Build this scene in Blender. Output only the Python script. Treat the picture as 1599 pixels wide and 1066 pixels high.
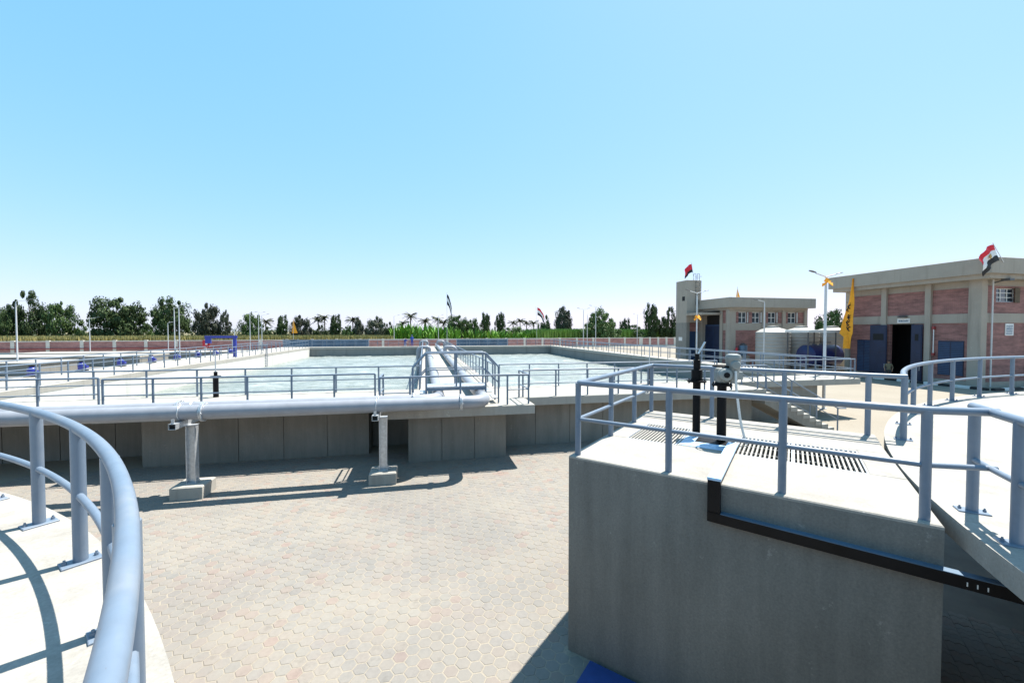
import bpy, math, random
from mathutils import Vector, Matrix, noise
random.seed(7)
R = math.radians
S = bpy.context.scene
C = S.collection
for o in list(bpy.data.objects):
    bpy.data.objects.remove(o)

# ------------------------------------------------------------ camera, sky, sun, exposure
cam = bpy.data.objects.new('camera', bpy.data.cameras.new('camera'))
C.objects.link(cam)
cam.location = (0, 0, 4.47)
cam.rotation_euler = (R(90 - 1.48), 0, R(-12.1))
cam.data.sensor_width = 36
cam.data.lens = 36 * 640 / 1599
cam.data.clip_start = 0.05
cam.data.clip_end = 6000
S.camera = cam

SUN_AZ, SUN_EL = 60.4, 65.0
world = bpy.data.worlds.new('World')
S.world = world
world.use_nodes = True
wn = world.node_tree.nodes
wl = world.node_tree.links
wn.clear()
wo = wn.new('ShaderNodeOutputWorld')
wb = wn.new('ShaderNodeBackground')
sky = wn.new('ShaderNodeTexSky')
sky.sky_type = 'NISHITA'
sky.sun_disc = False
sky.sun_elevation = R(SUN_EL)
sky.sun_rotation = R(SUN_AZ)
sky.altitude = 0
sky.air_density = 1.0
sky.dust_density = 0.5
sky.ozone_density = 3.0
wb.inputs['Strength'].default_value = 0.088
# the camera's soft, cyan-leaning rendering of the sky: one tone curve per channel over the whole sky
sep = wn.new('ShaderNodeSeparateColor')
com = wn.new('ShaderNodeCombineColor')
wl.new(sky.outputs['Color'], sep.inputs[0])
for ci, (gam, sca) in enumerate(((0.80, 1.20), (0.38, 2.50), (0.30, 3.5))):
    pw = wn.new('ShaderNodeMath')
    pw.operation = 'POWER'
    pw.inputs[1].default_value = gam
    ml = wn.new('ShaderNodeMath')
    ml.operation = 'MULTIPLY'
    ml.inputs[1].default_value = sca
    wl.new(sep.outputs[ci], pw.inputs[0])
    wl.new(pw.outputs[0], ml.inputs[0])
    wl.new(ml.outputs[0], com.inputs[ci])
wl.new(com.outputs[0], wb.inputs['Color'])
wl.new(wb.outputs['Background'], wo.inputs['Surface'])

sd = bpy.data.lights.new('sun', 'SUN')
sd.energy = 5.0
sd.angle = R(0.5)
sd.color = (1.0, 0.95, 0.87)
sun = bpy.data.objects.new('sun', sd)
C.objects.link(sun)
sdir = Vector((math.sin(R(SUN_AZ)) * math.cos(R(SUN_EL)), math.cos(R(SUN_AZ)) * math.cos(R(SUN_EL)), math.sin(R(SUN_EL))))
sun.rotation_euler = sdir.to_track_quat('Z', 'Y').to_euler()
sun.location = sdir * 60
S.view_settings.view_transform = 'Standard'
S.view_settings.look = 'None'
S.view_settings.exposure = 1.2
S.view_settings.gamma = 1.0
S.view_settings.use_curve_mapping = False

# ------------------------------------------------------------ materials
def lin(r, g, b):
    f = lambda c: c / 12.92 if c <= 0.04045 else ((c + 0.055) / 1.055) ** 2.4
    return (f(r / 255), f(g / 255), f(b / 255), 1)

def nodes(name):
    m = bpy.data.materials.new(name)
    m.use_nodes = True
    nt = m.node_tree
    return m, nt, nt.nodes['Principled BSDF']

def N(nt, t, **kw):
    n = nt.nodes.new(t)
    for k, v in kw.items():
        setattr(n, k, v)
    return n

def ramp(nt, fac, stops):
    r = N(nt, 'ShaderNodeValToRGB')
    e = r.color_ramp.elements
    while len(e) < len(stops):
        e.new(0.5)
    for i, (p, c) in enumerate(stops):
        e[i].position = p
        e[i].color = c if len(c) == 4 else (*c, 1)
    nt.links.new(fac, r.inputs['Fac'])
    return r.outputs['Color']

def mixc(nt, fac, a, b, mode='MIX'):
    m = N(nt, 'ShaderNodeMix', data_type='RGBA', blend_type=mode)
    for sock, v in ((m.inputs[0], fac), (m.inputs[6], a), (m.inputs[7], b)):
        if isinstance(v, (int, float)):
            sock.default_value = v
        elif isinstance(v, (tuple, list)):
            sock.default_value = v if len(v) == 4 else (*v, 1)
        else:
            nt.links.new(v, sock)
    return m.outputs[2]

def noise_tex(nt, scale, detail=6, rough=0.6, vec=None, stretch=None):
    n = N(nt, 'ShaderNodeTexNoise')
    n.inputs['Scale'].default_value = scale
    n.inputs['Detail'].default_value = detail
    n.inputs['Roughness'].default_value = rough
    if vec is None:
        g = N(nt, 'ShaderNodeNewGeometry')
        vec = g.outputs['Position']
    if stretch:
        mp = N(nt, 'ShaderNodeMapping')
        mp.inputs['Scale'].default_value = stretch
        nt.links.new(vec, mp.inputs['Vector'])
        vec = mp.outputs['Vector']
    nt.links.new(vec, n.inputs['Vector'])
    return n.outputs['Fac']

def bump(nt, b, height, strength=0.3, dist=0.02):
    n = N(nt, 'ShaderNodeBump')
    n.inputs['Strength'].default_value = strength
    n.inputs['Distance'].default_value = dist
    nt.links.new(height, n.inputs['Height'])
    nt.links.new(n.outputs['Normal'], b.inputs['Normal'])

def plain(name, col, rough=0.5, var=0.15, scale=6.0, metal=0.0, bmp=0.0, spec=0.5):
    m, nt, b = nodes(name)
    n = noise_tex(nt, scale)
    lo = tuple(c * (1 - var) for c in col[:3])
    hi = tuple(min(1, c * (1 + var)) for c in col[:3])
    nt.links.new(ramp(nt, n, [(0.3, lo), (0.7, hi)]), b.inputs['Base Color'])
    b.inputs['Roughness'].default_value = rough
    b.inputs['Metallic'].default_value = metal
    b.inputs['Specular IOR Level'].default_value = spec
    if bmp:
        bump(nt, b, noise_tex(nt, scale * 8), bmp, 0.01)
    return m

def concrete(name, base, streak=0.25, dirt=0.35, fine=0.12):
    """cast concrete: large blotches, vertical streaks, fine grain, trowel scuffs"""
    m, nt, b = nodes(name)
    big = noise_tex(nt, 0.7, 5, 0.65)
    st = noise_tex(nt, 1.0, 6, 0.7, stretch=(5.0, 5.0, 0.5))
    fi = noise_tex(nt, 45.0, 4, 0.7)
    sc = noise_tex(nt, 3.0, 8, 0.75)
    c = ramp(nt, big, [(0.3, tuple(x * (1 - dirt) for x in base)), (0.65, base)])
    c = mixc(nt, streak, c, ramp(nt, st, [(0.35, tuple(x * 0.6 for x in base)), (0.65, tuple(min(1, x * 1.2) for x in base))]))
    c = mixc(nt, fine, c, ramp(nt, fi, [(0.3, (0.05, 0.05, 0.05)), (0.7, (0.9, 0.88, 0.84))]), 'OVERLAY')
    c = mixc(nt, 0.25, c, ramp(nt, sc, [(0.62, tuple(base)), (0.72, tuple(min(1, x * 1.45) for x in base))]))
    s1 = noise_tex(nt, 2.2, 3, 0.55, stretch=(2.2, 2.2, 0.9))
    s2 = noise_tex(nt, 18.0, 5, 0.7)
    mm = N(nt, 'ShaderNodeMath', operation='MULTIPLY')
    nt.links.new(s1, mm.inputs[0])
    nt.links.new(s2, mm.inputs[1])
    c = mixc(nt, ramp(nt, mm.outputs[0], [(0.37, (0, 0, 0)), (0.44, (0.55, 0.55, 0.55))]), c, tuple(min(1, x * 1.6) for x in base))
    st2 = noise_tex(nt, 1.0, 4, 0.6, stretch=(1.6, 1.6, 0.12))
    c = mixc(nt, ramp(nt, st2, [(0.56, (0, 0, 0)), (0.72, (0.5, 0.5, 0.5))]), c, tuple(x * 0.55 for x in base))
    nt.links.new(c, b.inputs['Base Color'])
    b.inputs['Roughness'].default_value = 0.88
    b.inputs['Specular IOR Level'].default_value = 0.25
    bump(nt, b, mixc(nt, 0.5, fi, sc), 0.25, 0.006)
    return m

def brick(name, c1, c2, mortar):
    m, nt, b = nodes(name)
    g = N(nt, 'ShaderNodeNewGeometry')
    sep = N(nt, 'ShaderNodeSeparateXYZ')
    nt.links.new(g.outputs['Position'], sep.inputs[0])
    add = N(nt, 'ShaderNodeMath', operation='ADD')
    nt.links.new(sep.outputs[0], add.inputs[0])
    nt.links.new(sep.outputs[1], add.inputs[1])
    cb = N(nt, 'ShaderNodeCombineXYZ')
    nt.links.new(add.outputs[0], cb.inputs[0])
    nt.links.new(sep.outputs[2], cb.inputs[1])
    t = N(nt, 'ShaderNodeTexBrick')
    t.inputs['Color1'].default_value = (*c1, 1)
    t.inputs['Color2'].default_value = (*c2, 1)
    t.inputs['Mortar'].default_value = (*mortar, 1)
    t.inputs['Scale'].default_value = 1
    t.inputs['Brick Width'].default_value = 0.26
    t.inputs['Row Height'].default_value = 0.085
    t.inputs['Mortar Size'].default_value = 0.011
    t.inputs['Bias'].default_value = -0.1
    nt.links.new(cb.outputs[0], t.inputs['Vector'])
    n = noise_tex(nt, 1.2, 6, 0.7)
    c = mixc(nt, 0.5, t.outputs['Color'], ramp(nt, n, [(0.3, tuple(x * 0.6 for x in c1)), (0.7, tuple(min(1, x * 1.35) for x in c2))]))
    sn = noise_tex(nt, 1.0, 3, 0.6, stretch=(0.7, 0.7, 5.0))
    c = mixc(nt, 0.3, c, ramp(nt, sn, [(0.35, tuple(x * 0.45 for x in c1)), (0.65, tuple(min(1, x * 1.5) for x in c2))]))
    nt.links.new(c, b.inputs['Base Color'])
    b.inputs['Roughness'].default_value = 0.85
    bump(nt, b, t.outputs['Fac'], -0.5, 0.01)
    return m

def leafmat(name, a, bcol, scale=0.35):
    m, nt, b = nodes(name)
    oi = N(nt, 'ShaderNodeObjectInfo')
    g = N(nt, 'ShaderNodeNewGeometry')
    n = noise_tex(nt, scale, 4, 0.7)
    c = ramp(nt, n, [(0.3, a), (0.7, bcol)])
    c = mixc(nt, 0.35, c, ramp(nt, g.outputs['Random Per Island'], [(0.0, tuple(x * 0.6 for x in a)), (1.0, tuple(x * 1.35 for x in bcol))]))
    hs = N(nt, 'ShaderNodeHueSaturation')
    mr = N(nt, 'ShaderNodeMapRange')
    mr.inputs[3].default_value = 0.72
    mr.inputs[4].default_value = 1.25
    nt.links.new(oi.outputs['Random'], mr.inputs[0])
    nt.links.new(mr.outputs[0], hs.inputs['Value'])
    nt.links.new(c, hs.inputs['Color'])
    nt.links.new(hs.outputs[0], b.inputs['Base Color'])
    b.inputs['Roughness'].default_value = 0.6
    b.inputs['Specular IOR Level'].default_value = 0.25
    return m

M = {}
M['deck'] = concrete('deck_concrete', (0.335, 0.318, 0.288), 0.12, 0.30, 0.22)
m = M['deck']
nt = m.node_tree
b = nt.nodes['Principled BSDF']
src = b.inputs['Base Color'].links[0].from_socket
d1 = noise_tex(nt, 1.6, 8, 0.75)
d2 = noise_tex(nt, 7.0, 6, 0.8)
c = mixc(nt, ramp(nt, d1, [(0.54, (0, 0, 0)), (0.70, (0.55, 0.55, 0.55))]), src, (0.20, 0.185, 0.16))
c = mixc(nt, ramp(nt, d2, [(0.62, (0, 0, 0)), (0.72, (0.5, 0.5, 0.5))]), c, (0.17, 0.155, 0.135))
nt.links.new(c, b.inputs['Base Color'])
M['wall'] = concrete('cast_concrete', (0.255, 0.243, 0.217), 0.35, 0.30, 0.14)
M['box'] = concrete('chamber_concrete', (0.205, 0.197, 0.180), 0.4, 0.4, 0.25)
M['slab'] = concrete('slab_concrete', (0.36, 0.342, 0.306), 0.15, 0.2, 0.10)
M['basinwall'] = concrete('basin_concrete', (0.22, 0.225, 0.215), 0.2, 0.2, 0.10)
M['basinlit'] = concrete('sunlit_basin_concrete', (0.56, 0.545, 0.51), 0.1, 0.12, 0.08)  # lightened copy of the basin concrete: sun on the left wall put into the colour
M['plaster'] = concrete('grey_plaster', (0.36, 0.322, 0.272), 0.08, 0.15, 0.05)
M['rail'] = plain('blue_grey_paint', (0.135, 0.178, 0.235), 0.36, 0.07, 9.0)
m = M['rail']
nt = m.node_tree
b = nt.nodes['Principled BSDF']
src = b.inputs['Base Color'].links[0].from_socket
du = noise_tex(nt, 2.5, 6, 0.7)
ch_ = noise_tex(nt, 55.0, 4, 0.7)
c = mixc(nt, ramp(nt, du, [(0.5, (0, 0, 0)), (0.75, (0.4, 0.4, 0.4))]), src, (0.25, 0.255, 0.26))
c = mixc(nt, ramp(nt, ch_, [(0.70, (0, 0, 0)), (0.74, (0.7, 0.7, 0.7))]), c, (0.10, 0.075, 0.06))
nt.links.new(c, b.inputs['Base Color'])
nt.links.new(ramp(nt, du, [(0.3, (0.32, 0.32, 0.32)), (0.7, (0.55, 0.55, 0.55))]), b.inputs['Roughness'])
bump(nt, b, noise_tex(nt, 30.0, 4, 0.6), 0.12, 0.004)
M['galv'] = plain('galvanised_steel', (0.52, 0.54, 0.56), 0.38, 0.16, 14.0, 0.55)
M['pipe'] = plain('grey_pipe', (0.25, 0.262, 0.29), 0.40, 0.10, 3.0)
M['blackp'] = plain('black_plastic', (0.004, 0.004, 0.005), 0.5, 0.2, 8.0, spec=0.15)
M['trayb'] = plain('black_cable_cover', (0.006, 0.006, 0.007), 0.45, 0.3, 6.0, spec=0.2)
M['paleblue'] = plain('pale_blue_sheet', (0.36, 0.50, 0.66), 0.4, 0.18, 7.0)
M['bluesheet'] = plain('blue_board', (0.02, 0.06, 0.22), 0.5, 0.2, 4.0)
M['actg'] = plain('actuator_grey', (0.21, 0.225, 0.215), 0.4, 0.08, 12.0)
M['conduit'] = plain('pale_conduit', (0.55, 0.56, 0.55), 0.5, 0.08, 8.0)
M['brick'] = brick('red_brick', (0.15, 0.062, 0.055), (0.30, 0.14, 0.122), (0.33, 0.25, 0.23))
M['bwall'] = brick('wall_brick', (0.31, 0.13, 0.12), (0.43, 0.21, 0.185), (0.42, 0.33, 0.30))
M['white'] = plain('white_paint', (0.66, 0.66, 0.64), 0.6, 0.08, 3.0)
M['cream'] = plain('cream_paint', (0.62, 0.58, 0.51), 0.7, 0.12, 1.5)
M['bluedoor'] = plain('dark_blue_paint', (0.006, 0.016, 0.05), 0.5, 0.2, 2.0)
M['bluelite'] = plain('mid_blue_paint', (0.018, 0.045, 0.105), 0.5, 0.2, 2.0)
M['motor'] = plain('blue_motor_paint', (0.025, 0.04, 0.28), 0.35, 0.1, 8.0)
M['tankblue'] = plain('blue_tank_paint', (0.006, 0.014, 0.085), 0.4, 0.12, 2.0)
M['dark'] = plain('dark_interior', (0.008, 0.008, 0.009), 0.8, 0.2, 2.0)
M['red'] = plain('red_paint', (0.50, 0.02, 0.03), 0.45, 0.1, 5.0)
M['darkred'] = plain('dark_red_pipe', (0.25, 0.035, 0.035), 0.5, 0.15, 3.0)
M['orange'] = plain('orange_cloth', (0.85, 0.36, 0.02), 0.8, 0.12, 4.0)
M['flagred'] = plain('flag_red', (0.62, 0.012, 0.03), 0.8, 0.1, 4.0)
M['flagwhite'] = plain('flag_white', (0.72, 0.71, 0.70), 0.8, 0.05, 4.0)
M['flagblack'] = plain('flag_black', (0.010, 0.010, 0.012), 0.8, 0.2, 4.0)
M['gold'] = plain('gold_emblem', (0.42, 0.25, 0.06), 0.6, 0.1, 9.0)
M['tankwhite'] = plain('cream_plastic', (0.33, 0.32, 0.295), 0.5, 0.07, 1.5)
M['lamp'] = plain('lamp_grey', (0.56, 0.57, 0.58), 0.45, 0.08, 4.0)
M['lamphead'] = plain('lamp_head_dark', (0.06, 0.065, 0.07), 0.4, 0.2, 6.0)
M['bark'] = plain('bark', (0.10, 0.075, 0.05), 0.9, 0.35, 3.0)
M['skin'] = plain('skin', (0.32, 0.17, 0.10), 0.6, 0.08, 9.0)
M['khaki'] = plain('khaki_cloth', (0.15, 0.125, 0.075), 0.85, 0.15, 8.0)
M['khakid'] = plain('dark_cloth', (0.035, 0.035, 0.04), 0.85, 0.15, 8.0)
M['workblue'] = plain('blue_coverall', (0.018, 0.06, 0.32), 0.8, 0.12, 8.0)
M['hair'] = plain('dark_hair', (0.012, 0.010, 0.009), 0.7, 0.2, 9.0)
M['kerbblack'] = plain('kerb_black', (0.014, 0.014, 0.016), 0.7, 0.3, 5.0)
M['bluepanel'] = plain('blue_grey_panel', (0.085, 0.14, 0.205), 0.5, 0.3, 0.8)
M['leafA'] = leafmat('leaf_dark', (0.022, 0.046, 0.014), (0.075, 0.115, 0.036))
M['leafB'] = leafmat('leaf_mid', (0.028, 0.062, 0.015), (0.095, 0.150, 0.042))
M['leafC'] = leafmat('leaf_grey', (0.036, 0.046, 0.028), (0.092, 0.100, 0.062))
M['leafP'] = leafmat('leaf_palm', (0.035, 0.045, 0.022), (0.075, 0.085, 0.040))
M['leafG'] = leafmat('leaf_bright', (0.05, 0.15, 0.015), (0.15, 0.30, 0.035))
M['crop'] = leafmat('crop_leaf', (0.26, 0.25, 0.08), (0.44, 0.38, 0.15), 0.12)
M['cropg'] = leafmat('crop_leaf_green', (0.09, 0.19, 0.035), (0.21, 0.33, 0.07), 0.12)

# glass
m, nt, b = nodes('window_glass')
b.inputs['Base Color'].default_value = (0.03, 0.045, 0.06, 1)
b.inputs['Roughness'].default_value = 0.05
b.inputs['Specular IOR Level'].default_value = 0.9
bump(nt, b, noise_tex(nt, 0.8), 0.1, 0.05)
M['glass'] = m

# aerated water: milky, foamy, choppy
m, nt, b = nodes('aerated_water')
w1 = noise_tex(nt, 0.9, 8, 0.7, stretch=(0.45, 1.4, 1.0))
w2 = noise_tex(nt, 3.5, 6, 0.7, stretch=(0.6, 1.3, 1.0))
c = ramp(nt, w1, [(0.34, (0.10, 0.122, 0.108)), (0.52, (0.19, 0.218, 0.20)), (0.66, (0.44, 0.46, 0.44))])
c = mixc(nt, 0.35, c, ramp(nt, w2, [(0.35, (0.15, 0.18, 0.16)), (0.72, (0.46, 0.48, 0.455))]))
nt.links.new(c, b.inputs['Base Color'])
b.inputs['Roughness'].default_value = 0.28
bump(nt, b, mixc(nt, 0.5, w1, w2), 0.9, 0.25)
M['water'] = m

# ground: sand coloured dusty paving, faint modules
m, nt, b = nodes('dusty_ground')
n1 = noise_tex(nt, 0.25, 8, 0.65)
n2 = noise_tex(nt, 9.0, 6, 0.7)
n3 = noise_tex(nt, 60.0, 3, 0.6)
c = ramp(nt, n1, [(0.3, (0.20, 0.174, 0.137)), (0.7, (0.26, 0.23, 0.186))])
c = mixc(nt, 0.3, c, ramp(nt, n2, [(0.3, (0.16, 0.14, 0.115)), (0.7, (0.30, 0.27, 0.225))]))
c = mixc(nt, 0.15, c, ramp(nt, n3, [(0.3, (0.15, 0.13, 0.1)), (0.7, (0.6, 0.55, 0.45))]))
nt.links.new(c, b.inputs['Base Color'])
b.inputs['Roughness'].default_value = 0.92
b.inputs['Specular IOR Level'].default_value = 0.2
bump(nt, b, n2, 0.3, 0.01)
M['ground'] = m
M['asphalt'] = plain('grey_gravel', (0.16, 0.145, 0.125), 0.9, 0.3, 0.6)
M['soil'] = plain('field_soil', (0.20, 0.17, 0.09), 0.95, 0.3, 0.2)

# hexagonal pavers: random grey / pink / sand tone each, sand dusted in patches
def paver_mat(name, sandlo, sandhi, dark=1.0):
    m, nt, b = nodes(name)
    g = N(nt, 'ShaderNodeNewGeometry')
    oi = N(nt, 'ShaderNodeObjectInfo')
    ad = N(nt, 'ShaderNodeMath', operation='ADD')
    nt.links.new(g.outputs['Random Per Island'], ad.inputs[0])
    nt.links.new(oi.outputs['Random'], ad.inputs[1])
    fr = N(nt, 'ShaderNodeMath', operation='FRACT')
    nt.links.new(ad.outputs[0], fr.inputs[0])
    d = dark
    c = ramp(nt, fr.outputs[0], [(0.0, (0.225 * d, 0.22 * d, 0.21 * d)), (0.25, (0.29 * d, 0.275 * d, 0.25 * d)), (0.5, (0.30 * d, 0.27 * d, 0.235 * d)),
                                 (0.72, (0.26 * d, 0.25 * d, 0.24 * d)), (0.86, (0.30 * d, 0.262 * d, 0.225 * d)), (1.0, (0.29 * d, 0.20 * d, 0.175 * d))])
    sp = noise_tex(nt, 0.55, 6, 0.6)
    sf = noise_tex(nt, 14.0, 6, 0.75)
    c = mixc(nt, 0.28, c, ramp(nt, sf, [(0.3, (0.18 * d, 0.165 * d, 0.145 * d)), (0.7, (0.40 * d, 0.37 * d, 0.32 * d))]))
    fac = ramp(nt, sp, [(sandlo, (0.05, 0.05, 0.05)), (sandhi, (0.85, 0.85, 0.85))])
    c = mixc(nt, fac, c, (0.335 * d, 0.305 * d, 0.255 * d))
    pk = noise_tex(nt, 0.45, 5, 0.65)
    c = mixc(nt, ramp(nt, pk, [(0.52, (0, 0, 0)), (0.68, (0.4, 0.4, 0.4))]), c, (0.30 * d, 0.225 * d, 0.195 * d))
    gp = noise_tex(nt, 0.16, 4, 0.6)
    c = mixc(nt, ramp(nt, gp, [(0.44, (0, 0, 0)), (0.60, (0.6, 0.6, 0.6))]), c, (0.215 * d, 0.207 * d, 0.195 * d))
    sn_ = noise_tex(nt, 2.3, 8, 0.8)
    c = mixc(nt, ramp(nt, sn_, [(0.56, (0, 0, 0)), (0.70, (0.45, 0.45, 0.45))]), c, (0.15 * d, 0.135 * d, 0.115 * d))
    nt.links.new(c, b.inputs['Base Color'])
    b.inputs['Roughness'].default_value = 0.9
    b.inputs['Specular IOR Level'].default_value = 0.2
    bump(nt, b, sf, 0.35, 0.008)
    return m
M['paver'] = paver_mat('hex_paver', 0.44, 0.74, 0.76)
M['zigzag'] = paver_mat('zigzag_paver', 0.6, 0.9, 0.75)

# ------------------------------------------------------------ mesh helpers
class MB:
    def __init__(s):
        s.v, s.f = [], []
    def add(s, vs, fs):
        k = len(s.v)
        s.v += [tuple(v) for v in vs]
        s.f += [tuple(i + k for i in f) for f in fs]
        return s
    def box(s, x0, x1, y0, y1, z0, z1, mat=None):
        vs = [Vector((x, y, z)) for z in (z0, z1) for x, y in ((x0, y0), (x1, y0), (x1, y1), (x0, y1))]
        if mat is not None:
            vs = [mat @ v for v in vs]
        return s.add(vs, [(3, 2, 1, 0), (4, 5, 6, 7), (0, 1, 5, 4), (1, 2, 6, 5), (2, 3, 7, 6), (3, 0, 4, 7)])
    def bbox(s, x0, x1, y0, y1, z0, z1, b=0.015, mat=None):
        """box with chamfered edges on the top rim"""
        lv = []
        for z, i in ((z0, 0), (z1 - b, 0), (z1, b)):
            for x, y in ((x0 + i, y0 + i), (x1 - i, y0 + i), (x1 - i, y1 - i), (x0 + i, y1 - i)):
                lv.append(Vector((x, y, z)))
        if mat is not None:
            lv = [mat @ v for v in lv]
        fs = [(3, 2, 1, 0), (8, 9, 10, 11)]
        for k in (0, 4):
            for i in range(4):
                j = (i + 1) % 4
                fs.append((k + i, k + j, k + 4 + j, k + 4 + i))
        return s.add(lv, fs)
    def tube(s, pts, r, n=10, cap=True):
        pts = [Vector(p) for p in pts]
        rs = r if isinstance(r, (list, tuple)) else [r] * len(pts)
        up = None
        rings = []
        for i, p in enumerate(pts):
            d = (pts[min(i + 1, len(pts) - 1)] - pts[max(i - 1, 0)]).normalized()
            if up is None:
                a = Vector((0, 0, 1)) if abs(d.z) < 0.9 else Vector((1, 0, 0))
                up = (a - d * a.dot(d)).normalized()
            else:
                up = (up - d * up.dot(d)).normalized()
            sd_ = d.cross(up)
            rings.append([p + (up * math.cos(2 * math.pi * k / n) + sd_ * math.sin(2 * math.pi * k / n)) * rs[i] for k in range(n)])
        vs = [v for rg in rings for v in rg]
        fs = []
        for i in range(len(pts) - 1):
            for k in range(n):
                a, b_ = i * n + k, i * n + (k + 1) % n
                fs.append((a, a + n, b_ + n, b_))
        if cap:
            fs.append(tuple(range(n)))
            fs.append(tuple(reversed(range((len(pts) - 1) * n, len(pts) * n))))
        return s.add(vs, fs)
    def prism(s, poly, z0, z1):
        n = len(poly)
        vs = [(x, y, z0) for x, y in poly] + [(x, y, z1) for x, y in poly]
        fs = [tuple(reversed(range(n))), tuple(range(n, 2 * n))]
        for i in range(n):
            j = (i + 1) % n
            fs.append((i, j, n + j, n + i))
        return s.add(vs, fs)
    def lathe(s, prof, c=(0, 0, 0), n=20, mat=None):
        vs = []
        for r, z in prof:
            for k in range(n):
                v = Vector((r * math.cos(2 * math.pi * k / n), r * math.sin(2 * math.pi * k / n), z))
                if mat is not None:
                    v = mat @ v
                vs.append(v + Vector(c))
        fs = []
        for i in range(len(prof) - 1):
            for k in range(n):
                a, b_ = i * n + k, i * n + (k + 1) % n
                fs.append((a, b_, b_ + n, a + n))
        fs.append(tuple(reversed(range(n))))
        fs.append(tuple(range((len(prof) - 1) * n, len(prof) * n)))
        return s.add(vs, fs)
    def ring(s, c, r0, r1, z0, z1, a0, a1, n):
        """solid sector of a ring"""
        k0 = len(s.v)
        for i in range(n + 1):
            a = a0 + (a1 - a0) * i / n
            for r, z in ((r0, z0), (r1, z0), (r1, z1), (r0, z1)):
                s.v.append((c[0] + r * math.cos(a), c[1] + r * math.sin(a), z))
        for i in range(n):
            for j in range(4):
                a, b_ = k0 + i * 4 + j, k0 + i * 4 + (j + 1) % 4
                s.f.append((a, b_, b_ + 4, a + 4))
        s.f.append((k0 + 3, k0 + 2, k0 + 1, k0))
        e = k0 + n * 4
        s.f.append((e, e + 1, e + 2, e + 3))
        return s
    def mesh(s, name, mat, smooth=False, off=(0, 0, 0)):
        me = bpy.data.meshes.new(name)
        o = Vector(off)
        me.from_pydata([Vector(v) - o for v in s.v], [], s.f)
        if mat is not None:
            me.materials.append(mat)
        if smooth:
            me.polygons.foreach_set('use_smooth', [True] * len(me.polygons))
            try:
                me.set_sharp_from_angle(angle=R(40))
            except Exception:
                pass
        me.update()
        return me

def wloc(o):
    v = Vector(o.location)
    while o.parent:
        o = o.parent
        v += o.location
    return v

def link(name, me, parent=None, loc=(0, 0, 0)):
    o = bpy.data.objects.new(name, me)
    C.objects.link(o)
    o.parent = parent
    o.location = loc
    return o

def part(mb, name, mat, root, smooth=False, label=None):
    """mesh given in world coordinates, child of root"""
    o = link(name, mb.mesh(name, M[mat], smooth, wloc(root)), root)
    if label:
        o['label'] = label
    return o

def tag(o, label, cat, group=None):
    o['label'] = label
    o['category'] = cat
    if group:
        o['group'] = group
    return o

def thing(name, label, cat, loc=(0, 0, 0), group=None):
    o = bpy.data.objects.new(name, None)
    o.empty_display_size = 0.2
    C.objects.link(o)
    o.location = loc
    return tag(o, label, cat, group)

def solid(mb, name, mat, label, cat, loc=(0, 0, 0), smooth=False, group=None):
    o = link(name, mb.mesh(name, M[mat], smooth, loc), None, loc)
    return tag(o, label, cat, group)

def structure(mb, name, mat, loc=(0, 0, 0)):
    o = link(name, mb.mesh(name, M[mat], False, loc), None, loc)
    o['kind'] = 'structure'
    return o

def copy_tree(o, parent=None):
    c = o.copy()
    C.objects.link(c)
    c.parent = parent
    for ch in list(o.children):
        copy_tree(ch, c)
    return c

def fillet(pts, rad, n=6):
    """round the corners of a 3-D polyline"""
    pts = [Vector(p) for p in pts]
    if rad <= 0:
        return pts
    out = [pts[0]]
    for i in range(1, len(pts) - 1):
        a, p, b_ = pts[i - 1], pts[i], pts[i + 1]
        r = min(rad, (a - p).length * 0.45, (b_ - p).length * 0.45)
        s_, e_ = p + (a - p).normalized() * r, p + (b_ - p).normalized() * r
        for k in range(n + 1):
            t = k / n
            out.append(s_ * (1 - t) ** 2 + p * 2 * t * (1 - t) + e_ * t * t)
    out.append(pts[-1])
    return out

# ------------------------------------------------------------ ground
g = MB()
g.add([(-2500, -300, 0), (2500, -300, 0), (2500, 3500, 0), (-2500, 3500, 0)], [(0, 1, 2, 3)])
ground = structure(g, 'ground', 'ground')
g = MB(); g.add([(-110, 14, 0.004), (-21.6, 14, 0.004), (-21.6, 92, 0.004), (-110, 92, 0.004)], [(0, 1, 2, 3)])
structure(g, 'gravel_yard', 'asphalt')
g = MB(); g.add([(-1500, 112, 0.004), (1500, 128, 0.004), (1500, 1500, 0.004), (-1500, 1500, 0.004)], [(0, 1, 2, 3)])
structure(g, 'field', 'soil')

# chamber frame: O corner, u along the front face, v to the back
BO = Vector((1.95, 5.34, 0))
BU = Vector((0.688, -0.7257, 0))
BV = Vector((0.7257, 0.688, 0))
BM = Matrix(((BU.x, BV.x, 0, BO.x), (BU.y, BV.y, 0, BO.y), (0, 0, 1, 0), (0, 0, 0, 1)))
BW, BD, BH = 3.66, 3.78, 2.75
LC, LR = (-10.2, -3.8), 10.85
RC, RR = (16.6, -7.2), 15.5

def in_box(x, y, mrg=0.0):
    p = Vector((x, y, 0)) - BO
    u, v = p.dot(BU), p.dot(BV)
    return -mrg < u < BW + mrg and -mrg < v < BD + mrg

# hexagonal pavers of the yard
HW = 0.222
def hex_mesh(mb, cx, cy, zt, tilt=(0, 0), rot=0.0, w=HW - 0.011):
    r0, r1 = w / 2, w / 2 - 0.009
    vs = []
    for r, z in ((r0, -0.03), (r0, zt - 0.006), (r1, zt)):
        for k in range(6):
            a = math.pi / 3 * k + rot
            dx, dy = r * math.cos(a), r * math.sin(a)
            vs.append((cx + dx, cy + dy, z + (tilt[0] * dx + tilt[1] * dy if z > 0 else 0)))
    fs = [tuple(range(12, 18))]
    for k in (0, 6):
        for i in range(6):
            j = (i + 1) % 6
            fs.append((k + i, k + j, k + 6 + j, k + 6 + i))
    mb.add(vs, fs)

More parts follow.
